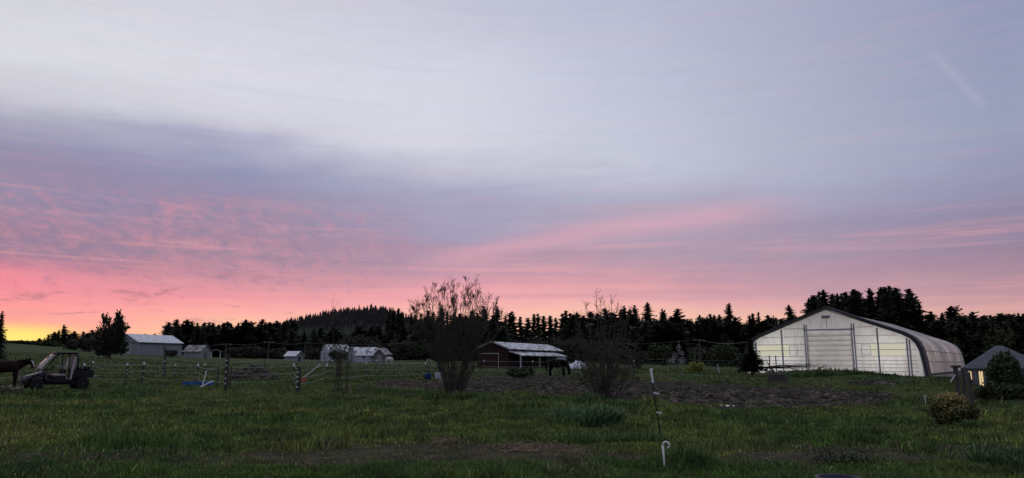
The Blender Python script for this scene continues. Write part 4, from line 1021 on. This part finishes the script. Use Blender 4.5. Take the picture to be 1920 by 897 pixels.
# ------------------------------------------------------------------ animals
def horse(name, label, loc, rz, mt, hair, head='down', scale=1.0, feather=False, blaze=False, bulk=1.15):
    t = thing(name, label, 'horse', loc, rz); t.scale = (scale,)*3
    V = []; Ed = []; Rd = []
    def chain(pts, start=None):
        prev = start
        for (x, y, z, rx, rz_) in pts:
            V.append((x, y, z)); Rd.append((rx, rz_)); i = len(V) - 1
            if prev is not None: Ed.append((prev, i))
            prev = i
        return prev
    hip = chain([(-.55,0,1.18,.27,.29)])                       # pelvis (root)
    mid = chain([(-.15,0,1.10,.27,.30)], hip); ches = chain([(.30,0,1.10,.26,.31)], mid); sh = chain([(.62,0,1.16,.20,.25)], ches)
    chain([(-.78,0,1.18,.18,.20)], hip)
    if head == 'down':
        chain([(.82,0,1.05,.15,.19),(.99,0,.80,.12,.16),(1.08,0,.56,.11,.13),(1.11,0,.37,.095,.11),(1.13,0,.15,.07,.08),(1.13,0,.06,.06,.065)], sh)
    elif head == 'level':
        chain([(.86,0,1.26,.14,.18),(1.08,-.02,1.38,.11,.14),(1.22,-.06,1.42,.10,.11),(1.30,-.17,1.28,.085,.09),(1.34,-.27,1.08,.06,.065),(1.35,-.30,1.00,.055,.055)], sh)
    else:
        chain([(.80,0,1.38,.13,.18),(1.00,0,1.62,.10,.14),(1.14,-.06,1.80,.10,.11),(1.25,-.2,1.68,.085,.09),(1.33,-.34,1.48,.06,.065),(1.36,-.38,1.40,.055,.055)], sh)
    for s in (1, -1):
        chain([(.58,s*.17,.88,.14,.14),(.56,s*.17,.62,.105,.105),(.58,s*.17,.44,.078,.078),(.56,s*.17,.16,.06,.06),(.60,s*.17,.08,.055,.055),(.63,s*.17,.01,.065,.05)], ches)
        chain([(-.62,s*.18,.92,.16,.17),(-.52,s*.18,.70,.11,.11),(-.72,s*.18,.48,.08,.08),(-.68,s*.18,.17,.06,.06),(-.65,s*.18,.08,.055,.055),(-.62,s*.18,.01,.065,.05)], hip)
    m = bpy.data.meshes.new('body'); m.from_pydata(V, Ed, []); m.materials.append(MATS[mt])
    o = bpy.data.objects.new('body', m); COL.objects.link(o); o.parent = t
    sk = o.modifiers.new('skin', 'SKIN'); sk.use_smooth_shade = True
    for i, rr in enumerate(Rd): m.skin_vertices[0].data[i].radius = (rr[0]*bulk, rr[1]*bulk)
    m.skin_vertices[0].data[0].use_root = True
    ss = o.modifiers.new('sub', 'SUBSURF'); ss.levels = 2; ss.render_levels = 2
    b = MB(); b.tube([(-.90,0,1.28),(-1.02,0,1.15),(-1.04,.02,.8),(-1.0,.02,.35)], [.05,.09,.10,.02], 7); b.build('tail', hair, t, True)
    b = MB()
    if head == 'down':
        for k in range(9):
            u = k / 8; x, z = .60 + .48*u, 1.36 - .66*u; b.tube([(x, .02, z), (x+.02, .11, z-.08), (x-.03, .16, z-.32)], [.05,.05,.01], 5)
        hd = (1.06, .66)
    elif head == 'level':
        for k in range(9):
            u = k / 8; x, z = .60 + .60*u, 1.42 + .10*u; b.tube([(x, 0, z), (x-.02, -.10, z-.06), (x-.02, -.15, z-.32)], [.05,.05,.01], 5)
        hd = (1.18, 1.48)
    else:
        for k in range(9):
            u = k / 8; x, z = .58 + .50*u, 1.40 + .50*u; b.tube([(x, 0, z), (x-.08, -.08, z-.06), (x-.05, -.13, z-.34)], [.05,.05,.01], 5)
        hd = (1.10, 1.86)
    b.build('mane', hair, t, True)
    for s in (1, -1):
        M = Matrix.Translation((hd[0], s*.07 - (.06 if head != 'down' else 0), hd[1]))
        MB().tube([M @ Vector((0,0,0)), M @ Vector((-.02 if head!='down' else -.05, s*.02, .08)), M @ Vector((.0 if head!='down' else -.1, s*.03, .17))], [.03,.04,.005], 5).build('ear', mt, t, True)
    if feather:
        for x in (.60, -.65):
            for s in (1, -1): MB().lathe([(.05,.30),(.085,.16),(.11,.05),(.09,.0)], (x, s*.17, 0), 8).build('feather', hair, t, True)
    if blaze:
        MB().tube([(1.26,-.17,1.44),(1.36,-.28,1.28),(1.40,-.36,1.08)], [.022,.036,.024], 6).build('blaze', 'horse_white', t, True)
    return t
g = ground(1045, 705); horse('horse', 'black horse grazing with head down in front of the red barn', g, -azr(1049) - .15, 'horse_black', 'horse_hair_black', 'down', .98, True, bulk=1.38)
g = spot(730, 140); horse('horse', 'white horse grazing beside the trimmed shed', g, math.radians(145), 'horse_white', 'horse_white', 'down', .88)
g = spot(8, 45); horse('horse', 'dark bay horse with white blaze behind the utility cart', g, .62, 'horse_bay', 'horse_hair_black', 'level', .90, False, True)

# ------------------------------------------------------------------ utility cart (front to the left)
g = ground(112, 733); d = g.xy.length; S = d * 70 * math.cos(azr(112)) / F / 1.9
t = thing('utility_cart', 'dark open utility cart with roof, windshield and dropped tailgate', 'utility vehicle', g, -azr(112) + math.radians(13)); t.scale = (S*.88, S, S)
def X(x): return x - 2.0
hood = MB().add([(X(.15),-.6,.52),(X(.15),.6,.52),(X(1.15),.7,.5),(X(1.15),-.7,.5),(X(.16),-.46,.70),(X(.16),.46,.70),(X(1.15),.60,.98),(X(1.15),-.60,.98)],
         [(0,3,2,1),(4,5,6,7),(0,1,5,4),(2,3,7,6),(1,2,6,5),(3,0,4,7)]).build('hood', 'utv_hood', t, bevel=.09)
for s in (-1, 1): MB().box(X(.07), X(.16), s*.36-.11, s*.36+.11, .62, .74).build('headlight', 'plexi', t, bevel=.015)
MB().box(X(.0), X(.1), -.55, .55, .38, .52).tube([(X(.02),-.5,.45),(X(-.02),-.5,.78),(X(-.02),.5,.78),(X(.02),.5,.45)], .025, 6).build('bumper', 'utv_black', t)
MB().box(X(.25), X(3.3), -.55, .55, .30, .50).build('chassis', 'utv_black', t)
MB().box(X(1.12), X(2.45), -.68, .68, .42, .56).build('floor_pan', 'utv_body', t, bevel=.03)
for s in (-1, 1): MB().box(X(1.40), X(2.05), s*.70-.02, s*.70+.02, .40, .72).build('side_panel', 'utv_body', t, bevel=.01)
MB().box(X(1.40), X(2.05), -.62, .62, .56, .72).build('seat_base', 'utv_body', t, bevel=.03)
for s in (-.33, .33):
    MB().box(X(1.38), X(1.98), s-.28, s+.28, .722, .82).build('seat', 'utv_seat', t, bevel=.04)
    br_ = MB().box(-.06, .06, s-.25, s+.25, 0, .24, Matrix.Translation((X(2.0),0,.82)) @ Matrix.Rotation(.15, 4, 'Y')).build('backrest', 'utv_black', t, bevel=.04)
    MB().box(-.07, .05, s-.17, s+.17, .245, .44, Matrix.Translation((X(2.0),0,.82)) @ Matrix.Rotation(.15, 4, 'Y')).build('headrest', 'utv_seat', br_, bevel=.04)
fr = MB()
for s in (-1, 1):
    fr.tube([(X(1.00),s*.68,.50),(X(1.00),s*.68,.98),(X(1.22),s*.65,1.32),(X(1.46),s*.61,1.66),(X(1.70),s*.59,1.80),(X(2.45),s*.58,1.83),(X(2.60),s*.60,1.70),(X(2.64),s*.66,.6)], .042, 7)
    fr.tube([(X(2.14),s*.60,1.80),(X(2.18),s*.68,1.0),(X(2.25),s*.68,.55)], .03, 7)
fr.tube([(X(1.62),-.58,1.80),(X(1.62),.58,1.80)], .03, 7).tube([(X(2.55),-.58,1.82),(X(2.55),.58,1.82)], .03, 7).tube([(X(1.12),-.66,1.02),(X(1.12),.66,1.02)], .03, 7)
fr.build('roll_frame', 'utv_black', t, True)
MB().box(X(1.45), X(2.68), -.68, .68, 1.855, 1.90).build('roof', 'utv_roof', t, bevel=.018)
wv_ = []
for k_ in range(7):
    u_ = k_ / 6; zz = 1.02 + .80*u_; xx = .86 + .72*u_**1.35 + .10*u_*(1-u_)*-1; hw_ = .62 - .07*u_
    wv_ += [(X(xx), -hw_, zz), (X(xx-.04), 0, zz+.005), (X(xx), hw_, zz)]
ws_ = MB().add(wv_, [(k_*3+q_, k_*3+q_+1, k_*3+q_+4, k_*3+q_+3) for k_ in range(6) for q_ in range(2)]).build('windshield', 'plexi', t, True); ws_.modifiers.new('thick', 'SOLIDIFY').thickness = .012
MB().tube([(X(1.00),-.20,1.24),(X(1.20),.05,1.52),(X(1.36),.22,1.70)], .022, 5).build('wiper', 'utv_black', t)
for y0, y1 in ((-.56,-.20), (-.15,.2), (.25,.56)): MB().box(X(2.56), X(2.575), y0, y1, 1.0, 1.76).build('rear_screen', 'plexi', t)
for s in (-1, 1): MB().add([(X(2.22),s*.71,.55),(X(2.32),s*.71,.55),(X(2.54),s*.63,1.66),(X(2.40),s*.63,1.66)], [(0,1,2,3)]).build('door_net', 'plexi', t)
MB().tube([(X(1.2),-.33,.95),(X(1.42),-.33,1.08)], .02, 6).build('steering_column', 'utv_black', t)
ring = [(X(1.44)+.08*math.sin(a)*.4, -.33+.17*math.cos(a), 1.09+.17*math.sin(a)) for a in np.linspace(0, 2*math.pi, 17)]
MB().tube(ring, .016, 6, False).build('steering_wheel', 'utv_black', t)
bed = MB().box(X(2.55), X(3.45), -.68, .68, .62, .68).build('bed_floor', 'utv_body', t)
for s in (-1, 1): MB().box(X(2.55), X(3.45), s*.68-.025, s*.68+.025, .682, 1.0).build('bed_side', 'utv_body', t, bevel=.01)
MB().box(X(2.50), X(2.55), -.70, .70, .62, 1.04).build('bed_front', 'utv_body', t, bevel=.01)
MB().box(-.02, .02, -.68, .68, -.02, .42, Matrix.Translation((X(3.47),0,.64)) @ Matrix.Rotation(1.45, 4, 'Y')).build('tailgate', 'utv_body', t, bevel=.01)
for s in (-1, 1):
    for x in (.68, 2.95):
        w = MB().lathe([(.20,-.12),(.29,-.12),(.325,-.07),(.325,.07),(.29,.12),(.20,.12)], (X(x), s*.60, .325), 20, 'y').build('tyre', 'tyre', t, True)
        MB().lathe([(.03,-.125),(.19,-.10),(.19,.10),(.03,.125)], (X(x), s*.60, .325), 14, 'y').build('rim', 'rim', w, True)
    MB().tube([(X(.30)+0, s*.62, .5),(X(.45),s*.62,.72),(X(.7),s*.62,.80),(X(.95),s*.62,.72),(X(1.08),s*.62,.5)], .05, 6).build('fender', 'utv_body', t, True)
r = random.Random(3)
lump = MB()
for i in range(22): 
    c = Matrix.Translation((X(r.uniform(2.65,3.35)), r.uniform(-.5,.5), .74 + r.uniform(0,.42))) @ Matrix.Rotation(r.random()*3, 4, 'Z') @ Matrix.Rotation(r.random(), 4, 'X')
    lump.box(-.14,.14,-.10,.10,-.06,.06, c)
o = lump.build('bagged_load', 'utv_black', None, bevel=.02); o.parent = None
o.matrix_world = Matrix.Translation(g) @ Matrix.Rotation(-azr(112) + math.radians(13), 4, 'Z') @ Matrix.Diagonal((S*.88, S, S, 1)); tag(o, 'dark lumpy load lying in the cart bed', 'load')

# ------------------------------------------------------------------ smaller things in the paddock
g = ground(372, 724); S2 = g.xy.length / F
t = thing('blue_trough', 'shallow blue tray lying in the grass by the fence', 'tray', g + Vector((0,0,.02)), -azr(372)); hw = 24 * S2
MB().add([(-hw,-.5,0),(hw*.8,-.5,0),(hw,.5,.06),(-hw*.8,.5,.06)], [(0,1,2,3)]).build('bottom', 'blue_plastic', t)
for a, c in (((-hw,-.5),(hw*.8,-.5)), ((hw*.8,-.5),(hw,.5)), ((hw,.5),(-hw*.8,.5)), ((-hw*.8,.5),(-hw,-.5))):
    MB().beam((*a,.1), (*c,.12), .05, .22).build('side', 'blue_plastic', t)
g = ground(379, 727); t = thing('white_pipe_frame', 'bent white pipe propped over the blue tray', 'pipe', g, -azr(379)); s_ = g.xy.length / F
MB().tube([(0,0,.02),(5*s_,0,28*s_)], .028, 7).build('upright', 'plastic_white', t); MB().tube([(-3*s_,-.3,0.02),(17*s_,-.1,11*s_)], .03, 7).build('foot', 'plastic_white', t)
g = ground(567, 718); s_ = g.xy.length / F
t = thing('manure_fork', 'red-headed fork with long white handle leaning in the paddock', 'fork', g, -azr(567))
MB().tube([(0,0,8*s_),(30*s_,.1,32*s_)], .024, 7).build('handle', 'white_paint', t)
hd = MB().box(-5*s_, 6*s_, -.03, .03, 5*s_, 9*s_).build('head', 'red_plastic', t, bevel=.01)
for k in range(7):
    x = (-5 + 11 * k / 6) * s_; MB().tube([(x,0,6*s_),(x-.02,-.1,2*s_),(x-.05,-.25,.02)], .018, 5).build('tine', 'red_plastic', hd)
g = ground(802, 712); s_ = g.xy.length / F
t = thing('blue_bucket', 'blue bucket beside the white block under the fence', 'bucket', g)
MB().lathe([(5.6*s_,0),(7*s_,11*s_),(7.4*s_,11.5*s_),(6.7*s_,11.5*s_),(6.2*s_,10*s_),(5.2*s_,.6*s_)], n=20).build('pail', 'blue_plastic', t, True)
MB().tube([(-7*s_,0,11*s_),(-4*s_,-.05,7*s_),(0,-.3,5*s_),(4*s_,-.05,7*s_),(7*s_,0,11*s_)], .012, 5).build('bail', 'steel_dark', t)
g = ground(822, 711); s_ = g.xy.length / F
t = thing('pale_block', 'pale square tub beside the blue bucket', 'tub', g, -azr(822))
MB().prism([(-6*s_,0),(6*s_,0),(6.8*s_,10*s_),(-6.8*s_,10*s_)], -.2, .2).build('tub', 'white_wall', t); MB().box(-7.1*s_,7.1*s_,-.23,.23,10*s_,11*s_).build('rim', 'white_paint', t)
# debris heap
_p = None
def pile(name, label, cat, px, py, wpx, hpx, n, mt, kinds=('stick',), seed=1, mound='soil_clod', depth=1.2):
    g = ground(px, py); s = g.xy.length / F; w, h = wpx*s/2*math.cos(azr(px))**2, hpx*s*math.cos(azr(px)); r = random.Random(seed)
    t = thing(name, label, cat, g, -azr(px)); b = MB(); V = []; Fc = []; k = 18
    for j in range(7):
        for i in range(k):
            a = 6.283*i/k; f = j/6; q = 1 - f
            V.append((math.cos(a)*w*q*r.uniform(.85,1.1), math.sin(a)*depth*q*r.uniform(.85,1.1), h*.8*(f**.8)*r.uniform(.85,1.1) - .05))
    for j in range(6):
        for i in range(k): Fc.append((j*k+i, j*k+(i+1)%k, (j+1)*k+(i+1)%k, (j+1)*k+i))
    MB().add(V, Fc).build('mound', mound, t)
    for i in range(n):
        a = r.random()*6.283; q = math.sqrt(r.random())*.95; x, y = math.cos(a)*w*q, math.sin(a)*depth*q; z = h*.82*(1-q)**.8 + .05
        L = r.uniform(.15,.5)*w*.5; d = Vector((r.gauss(0,1), r.gauss(0,1)*.7, r.gauss(0,.25))).normalized()*L; c = Vector((x,y,z))
        MB().tube([c-d, c+Vector((0,0,r.uniform(-.02,.06))), c+d], [r.uniform(.02,.07), r.uniform(.02,.06), .015], 5).build('stick', mt, t)
    return t
pile('debris_heap', 'heap of broken wood and earth behind the rope fence', 'heap', 472, 712, 100, 32, 90, 'broken_wood', seed=2)
pile('brush_pile', 'brush pile with pale broken branches below the house', 'heap', 1884, 752, 130, 24, 46, 'twig', seed=6, mound='brush_green', depth=1.8)
g = ground(1884, 752); k_ = g.xy.length/F*math.cos(azr(1884))**2
bush(1876, 712, g.xy.length-.6, 130, 'tangled dark weeds grown over the brush pile', 'brush_green', 'weed_patch', n=4200, size=.13, stems=False)
pile('log_heap', 'low dark heap of logs before the arena right half', 'heap', 1640, 723, 110, 14, 24, 'dark_wood', seed=8)
g = ground(1458, 719); s_ = g.xy.length/F; r = random.Random(2)
t = thing('dark_stump', 'dark cut stump with a broken limb before the arena', 'stump', g)
MB().lathe([(19*s_,-.1),(17*s_,5*s_),(16*s_,15*s_),(14*s_,17*s_)], n=12).build('stump', 'dark_wood', t); MB().tube([(-6*s_,0,14*s_),(-9*s_,-.1,24*s_),(-14*s_,0,34*s_)], [.12,.08,.03], 6).build('limb', 'dark_wood', t)
g = spot(1450, 84); t = thing('fallen_branch', 'fallen forked branch lying on the berm before the arena', 'branch', g)
g2 = Vector((0,0,zat(1450,690,84)-g.z)); b = MB()
for i in range(6):
    q = [g2 + Vector((r.uniform(-1.5,0),r.uniform(-.2,.2),0)), g2 + Vector((r.uniform(.2,1.5),r.uniform(-.3,.3),r.uniform(-.1,.3))), g2 + Vector((r.uniform(2,4),0,r.uniform(-.3,.35)))]
    b.tube(q, [.07,.05,.02], 5)
b.tube([g2+Vector((-.2,0,0)), g2+Vector((-.5,0,.35)), g2+Vector((-.75,0,.75))], [.08,.06,.02], 5); b.build('limb', 'dark_wood', t)
b = MB()
for i in range(26):
    x = r.uniform(1.5,5.2); q = g2 + Vector((x,0,r.uniform(-.1,.2))); b.tube([q, q+Vector((r.uniform(.2,.6),0,r.uniform(.1,.4))), q+Vector((r.uniform(.7,1.5),0,r.uniform(-.2,.3)))], [.02,.015,.008], 4)
b.build('twig', 'twig', t)
# white tarp covered heap right of the red barn
g = spot(1078, 108); s_ = 108/F; V = []; Fc = []; k = 22; r = random.Random(14)
for j in range(7):
    for i in range(k):
        a = 6.283*i/k; f = j/6; q = (1-f**2)**.5 if f < 1 else .02
        V.append((math.cos(a)*22*s_*q*r.uniform(.92,1.05), math.sin(a)*1.1*q, (13*f*(1+.25*math.cos(a)) + r.uniform(-.6,.6))*s_ + .02))
for j in range(6):
    for i in range(k): Fc.append((j*k+i, j*k+(i+1)%k, (j+1)*k+(i+1)%k, (j+1)*k+i))
t = thing('covered_heap', 'low heap under a white tarp beyond the black horse', 'tarp', g, -azr(1078)); MB().add(V, Fc).build('tarp', 'tarp_white', t)
for i in range(3): MB().tube([(-1.6+i*1.5,-1.15,.05),(-1.5+i*1.5,-.5,.8),(-1.4+i*1.5,.1,1.15)], .02, 4).build('tie_rope', 'rope', t)
# tub rim at the bottom edge
g = spot(1556, 8.35); t = thing('navy_tub', 'dark navy tub rim at the bottom edge of the picture', 'tub', g); t.scale = (.84, .84, (zat(1556, 889, 8.55) - g.z) / .18)
MB().lathe([(.20,0),(.245,.16),(.262,.165),(.262,.18),(.235,.18),(.19,.02)], n=28).build('tub', 'navy_plastic', t, True)
MB().tube([(.26,0,.16),(.31,0,.13),(.30,0,.06)], .012, 6).build('handle', 'navy_plastic', t)
# scrap of paper and straw
g = ground(1364, 765); V = []; Fc = []
for i in range(7):
    for j in range(3): V.append((-.25+i*.085, -.08+j*.08, .03+.035*math.sin(i*1.9+j)))
for i in range(6):
    for j in range(2): Fc.append((i*3+j, (i+1)*3+j, (i+1)*3+j+1, i*3+j+1))
o = np_mesh('paper_scrap', V, Fc, 'paper'); o.location = g + Vector((0,0,.03)); tag(o, 'crumpled white scrap lying at the soil edge', 'litter')
so = o.modifiers.new('thick', 'SOLIDIFY'); so.thickness = .006
def strawheap(label, px, py, w, n, seed):
    g = ground(px, py); r = random.Random(seed); b = MB()
    for i in range(n):
        x, y = r.gauss(0, w*.4), r.gauss(0, .22); z = tz(g.x+x, g.y+y) - g.z + .02 + abs(r.gauss(0,.03)); a = r.random()*6.28; L = r.uniform(.08,.25)
        d = Vector((math.cos(a)*L, math.sin(a)*L, r.uniform(-.03,.08))); c = Vector((x,y,z)); b.tube([c-d*.5, c+Vector((0,0,.02)), c+d*.5], .005, 3)
    o = b.build('straw_litter', 'straw'); o.location = g; tag(o, label, 'straw', kind='stuff')
strawheap('dry straw litter on the track below the twiggy shrub', 1010, 848, 1.0, 420, 1)
strawheap('dry stalks tangled on the track edge left of the straw', 838, 832, .45, 150, 2)
g = ground(1585, 872); t = thing('bramble', 'arching bare bramble canes at the bottom right of the track', 'bramble', g); b = MB(); r = random.Random(31)
for i in range(16):
    x = r.uniform(-.5,.5); L = r.uniform(.15,.5)*r.choice((-1,1)); b.tube([(x,0,-.03),(x+L*.3,r.uniform(-.1,.1),r.uniform(.15,.3)),(x+L*.8,0,r.uniform(.15,.3)),(x+L*1.2,0,.05)], [.006,.005,.004,.003], 4)
b.build('cane', 'twig', t)
leafy('leaf', 'leaf_dark', t, [(0,0,.1,.6,.25,.1)], 260, .05, 12)

# ------------------------------------------------------------------ soil clods
def clods(n=11000):
    V = []; Fc = []; r = rng; c = 0
    oct_f = np.array([(0,2,4),(2,1,4),(1,3,4),(3,0,4),(2,0,5),(1,2,5),(3,1,5),(0,3,5)])
    dirs = np.array([(1,0,0),(-1,0,0),(0,1,0),(0,-1,0),(0,0,1),(0,0,-1)], float)
    s = r.uniform(1/70, 1/22, n*6); a = np.radians(r.uniform(SAZ[0], SAZ[-1], n*6)); rr = 1/s
    x, y = rr*np.sin(a), rr*np.cos(a); so, tk = dirt(x, y); k = np.where(so > .45)[0][:n]
    z = terrain(x[k], y[k]); P = np.stack([x[k], y[k], z], 1); m = len(k)
    sz = (.03 + .15 * r.random(m) ** 4)[:, None, None]
    D = dirs[None] * (.6 + .8 * r.random((m, 6, 1))) * sz * np.array([1.5, 1.1, .7])
    V = (P[:, None] + D).reshape(-1, 3); Fc = (oct_f[None] + (np.arange(m) * 6)[:, None, None]).reshape(-1, 3)
    o = np_mesh('soil_clods', V, Fc, 'soil_clod'); tag(o, 'loose clods strewn over the bare soil', 'clods', kind='stuff')
clods()

# ------------------------------------------------------------------ grass
def clump(name, label, px, py, wpx, hpx, n, col, seed, cat='grass clump', bw=.007):
    g = ground(px, py); k = g.xy.length / F; c2 = math.cos(azr(px)); w, h = wpx*k*c2*c2/2, hpx*k*c2; r = np.random.default_rng(seed)
    a = r.random(n)*6.283; q = np.sqrt(r.random(n)); m_ = max(5, int(wpx/14)); sx, sy, sh = r.uniform(-.85,.85,m_)*w, r.uniform(-.6,.6,m_)*min(w,.9), r.uniform(.35,1.0,m_); si = r.integers(0, m_, n)
    x = sx[si] + np.cos(a)*q*w*.26; y = sy[si] + np.sin(a)*q*min(w,.9)*.4
    z = terrain(g.x + x, g.y + y) - g.z; hh = h*(.35+.7*r.random(n))*sh[si]*(1-.45*q*q); th = r.random(n)*6.283; ln = (.25+.6*r.random(n))*hh
    ox, oy = np.cos(a+r.normal(0,.6,n))*ln*(.3+q), np.sin(a+r.normal(0,.6,n))*ln*(.3+q); b_ = np.maximum(bw, .0006*g.xy.length)
    ux, uy = np.cos(th)*b_, np.sin(th)*b_; V = np.zeros((n,7,3))
    for i_, (f, wd, up) in enumerate(((0,1,0),(.3,.9,.6),(.7,.6,.95))):
        V[:,2*i_] = np.stack([x-ux*wd+ox*f, y-uy*wd+oy*f, z+hh*up-.02], 1); V[:,2*i_+1] = np.stack([x+ux*wd+ox*f, y+uy*wd+oy*f, z+hh*up-.02], 1)
    V[:,6] = np.stack([x+ox*1.25, y+oy*1.25, z+hh*(.95-.25*r.random(n))], 1)
    b0 = (np.arange(n)*7)[:,None]; Fc = np.concatenate([b0+np.array([t_]) for t_ in ((0,1,3),(0,3,2),(2,3,5),(2,5,4),(4,5,6))])
    c = np.array(col)*np.exp(r.normal(0,.5,(n,1)))*1.25; c[:,0] *= 1 + .5*r.random(n)*(r.random(n)<.35)
    o = np_mesh(name, V.reshape(-1,3), Fc, 'grass', colors=np.repeat(c, 7, 0)); o.location = g; tag(o, label, cat)
clump('grass_clump', 'lush blue-green grass clump below the twiggy shrub', 1112, 799, 135, 50, 3400, (.058,.115,.050), 1)
clump('grass_clump', 'tall dark grass around the foot of the large shrub', 856, 752, 120, 26, 900, (.052,.092,.028), 2)
clump('grass_clump', 'tall dark grass around the foot of the twiggy shrub', 1140, 762, 170, 30, 1200, (.048,.090,.030), 3)
clump('grass_clump', 'long grass hump on the far side of the track near the white stake', 1160, 832, 230, 30, 2000, (.052,.10,.032), 4)
clump('grass_clump', 'coarse grass clump at the near edge left of the white stake', 1080, 897, 200, 36, 2000, (.070,.100,.036), 5)
clump('grass_clump', 'coarse grass clump at the bottom edge below the straw', 760, 897, 240, 34, 2200, (.085,.115,.036), 6)
clump('grass_clump', 'dark grass clump right of the white stake at the track', 1450, 884, 210, 36, 1500, (.060,.095,.032), 7)
clump('grass_clump', 'rank weeds at the bottom right corner', 1890, 878, 150, 60, 1800, (.045,.085,.030), 8)
clump('grass_clump', 'dead grey stalks left of the utility cart', 22, 737, 46, 20, 500, (.17,.15,.13), 9)
clump('grass_clump', 'long grass growing up against the flowering shrub', 1785, 802, 130, 22, 1300, (.055,.095,.030), 15)
clump('grass_clump', 'longer grass around the utility cart wheels', 112, 741, 200, 15, 1600, (.066,.105,.030), 10)
clump('grass_clump', 'dark tussock in the near pasture under the thick post', 520, 822, 130, 20, 1500, (.040,.085,.028), 11)
clump('grass_clump', 'dark weeds along the berm before the arena', 1590, 703, 240, 13, 1300, (.040,.070,.024), 12, bw=.02)
clump('grass_clump', 'long grass at the bottom left corner', 150, 897, 330, 26, 2400, (.070,.10,.032), 13)
def grass():
    n = 330000
    s = rng.uniform(1/125, 1/9.6, n); r = 1 / s; a = np.radians(rng.uniform(-39.5, 39.5, n))
    x, y = r*np.sin(a), r*np.cos(a); so, tk = dirt(x, y)
    keep = rng.random(n) > np.maximum(so * .96, np.clip(tk*.95, 0, .80)); x, y, r, so, tk = (v[keep] for v in (x, y, r, so, tk)); n = len(x)
    z = terrain(x, y)
    p1 = vnoise(x*.28, y*.28, 21); p2 = vnoise(x*1.1, y*1.1, 22); p3 = vnoise(x*3.2, y*3.2, 23)
    tall = np.clip((p2 - .42) * 2.4, 0, 1) * (.5 + .5 * p3)
    p4 = vnoise(x*.75+9, y*.9, 24); tus = np.clip((p4-.62)*4, 0, 1)
    h = (.03 + .06 * rng.random(n) + .12 * tall + .20 * tus * rng.random(n)) * np.clip(1 - .75 * tk, .2, 1)
    gx, gy = polar(1112, 22.5); cl = np.exp(-((x-gx)/1.25)**2 - ((y-gy)/.8)**2); h = h * (1 + 2.6*cl)       # lush clump
    h *= np.where(r < 12.2, 1.35, 1.0) * np.where(r > 45, 1.25, 1.0)
    for px, d, w in ((1560, 84.5, 6), (1110, 27, 2.2), (853, 34, 1.6)):
        bx, by = polar(px, d); h = h * (1 + 1.3*np.exp(-((x-bx)/w)**2 - ((y-by)/2.0)**2))
    w = np.maximum(.008, .00078 * r) * (.7 + .6*rng.random(n))
    th = rng.random(n)*6.283; lean = rng.random(n)*.75 + .1; ph = rng.random(n)*6.283
    ux, uy = np.cos(th)*w, np.sin(th)*w; lx, ly = np.cos(ph)*lean*h, np.sin(ph)*lean*h
    V = np.zeros((n, 5, 3))
    V[:,0] = np.stack([x-ux, y-uy, z-.02], 1); V[:,1] = np.stack([x+ux, y+uy, z-.02], 1)
    V[:,2] = np.stack([x+ux*.7+lx*.35, y+uy*.7+ly*.35, z+h*.6], 1); V[:,3] = np.stack([x-ux*.7+lx*.35, y-uy*.7+ly*.35, z+h*.6], 1)
    V[:,4] = np.stack([x+lx, y+ly, z+h*.95], 1)
    b = (np.arange(n)*5)[:, None]
    Fc = np.concatenate([b+np.array([[0,1,2]]), b+np.array([[0,2,3]]), b+np.array([[3,2,4]])])
    g0 = np.array([.072,.128,.026]); g1 = np.array([.160,.188,.045]); g2 = np.array([.024,.060,.024]); st = np.array([.19,.155,.095])
    k1 = np.clip((p1-.35)*2.4, 0, 1)[:,None]; k2 = np.clip((p2-.45)*2.2, 0, 1)[:,None]
    c = g0*(1-k1) + g1*k1; c = c*(1-.6*k2) + g2*.6*k2
    c = c*(1-cl[:,None]*.7) + np.array([.045,.120,.060])*cl[:,None]*.7
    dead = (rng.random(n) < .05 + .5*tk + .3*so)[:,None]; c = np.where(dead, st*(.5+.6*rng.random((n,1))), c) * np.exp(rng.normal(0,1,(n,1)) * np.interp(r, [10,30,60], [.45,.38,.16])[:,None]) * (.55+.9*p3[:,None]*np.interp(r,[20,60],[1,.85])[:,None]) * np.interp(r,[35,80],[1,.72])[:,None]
    o = np_mesh('grass', V.reshape(-1,3), Fc, 'grass', colors=np.repeat(c, 5, 0)); tag(o, 'rough uneven pasture grass', 'grass', kind='stuff')
grass()
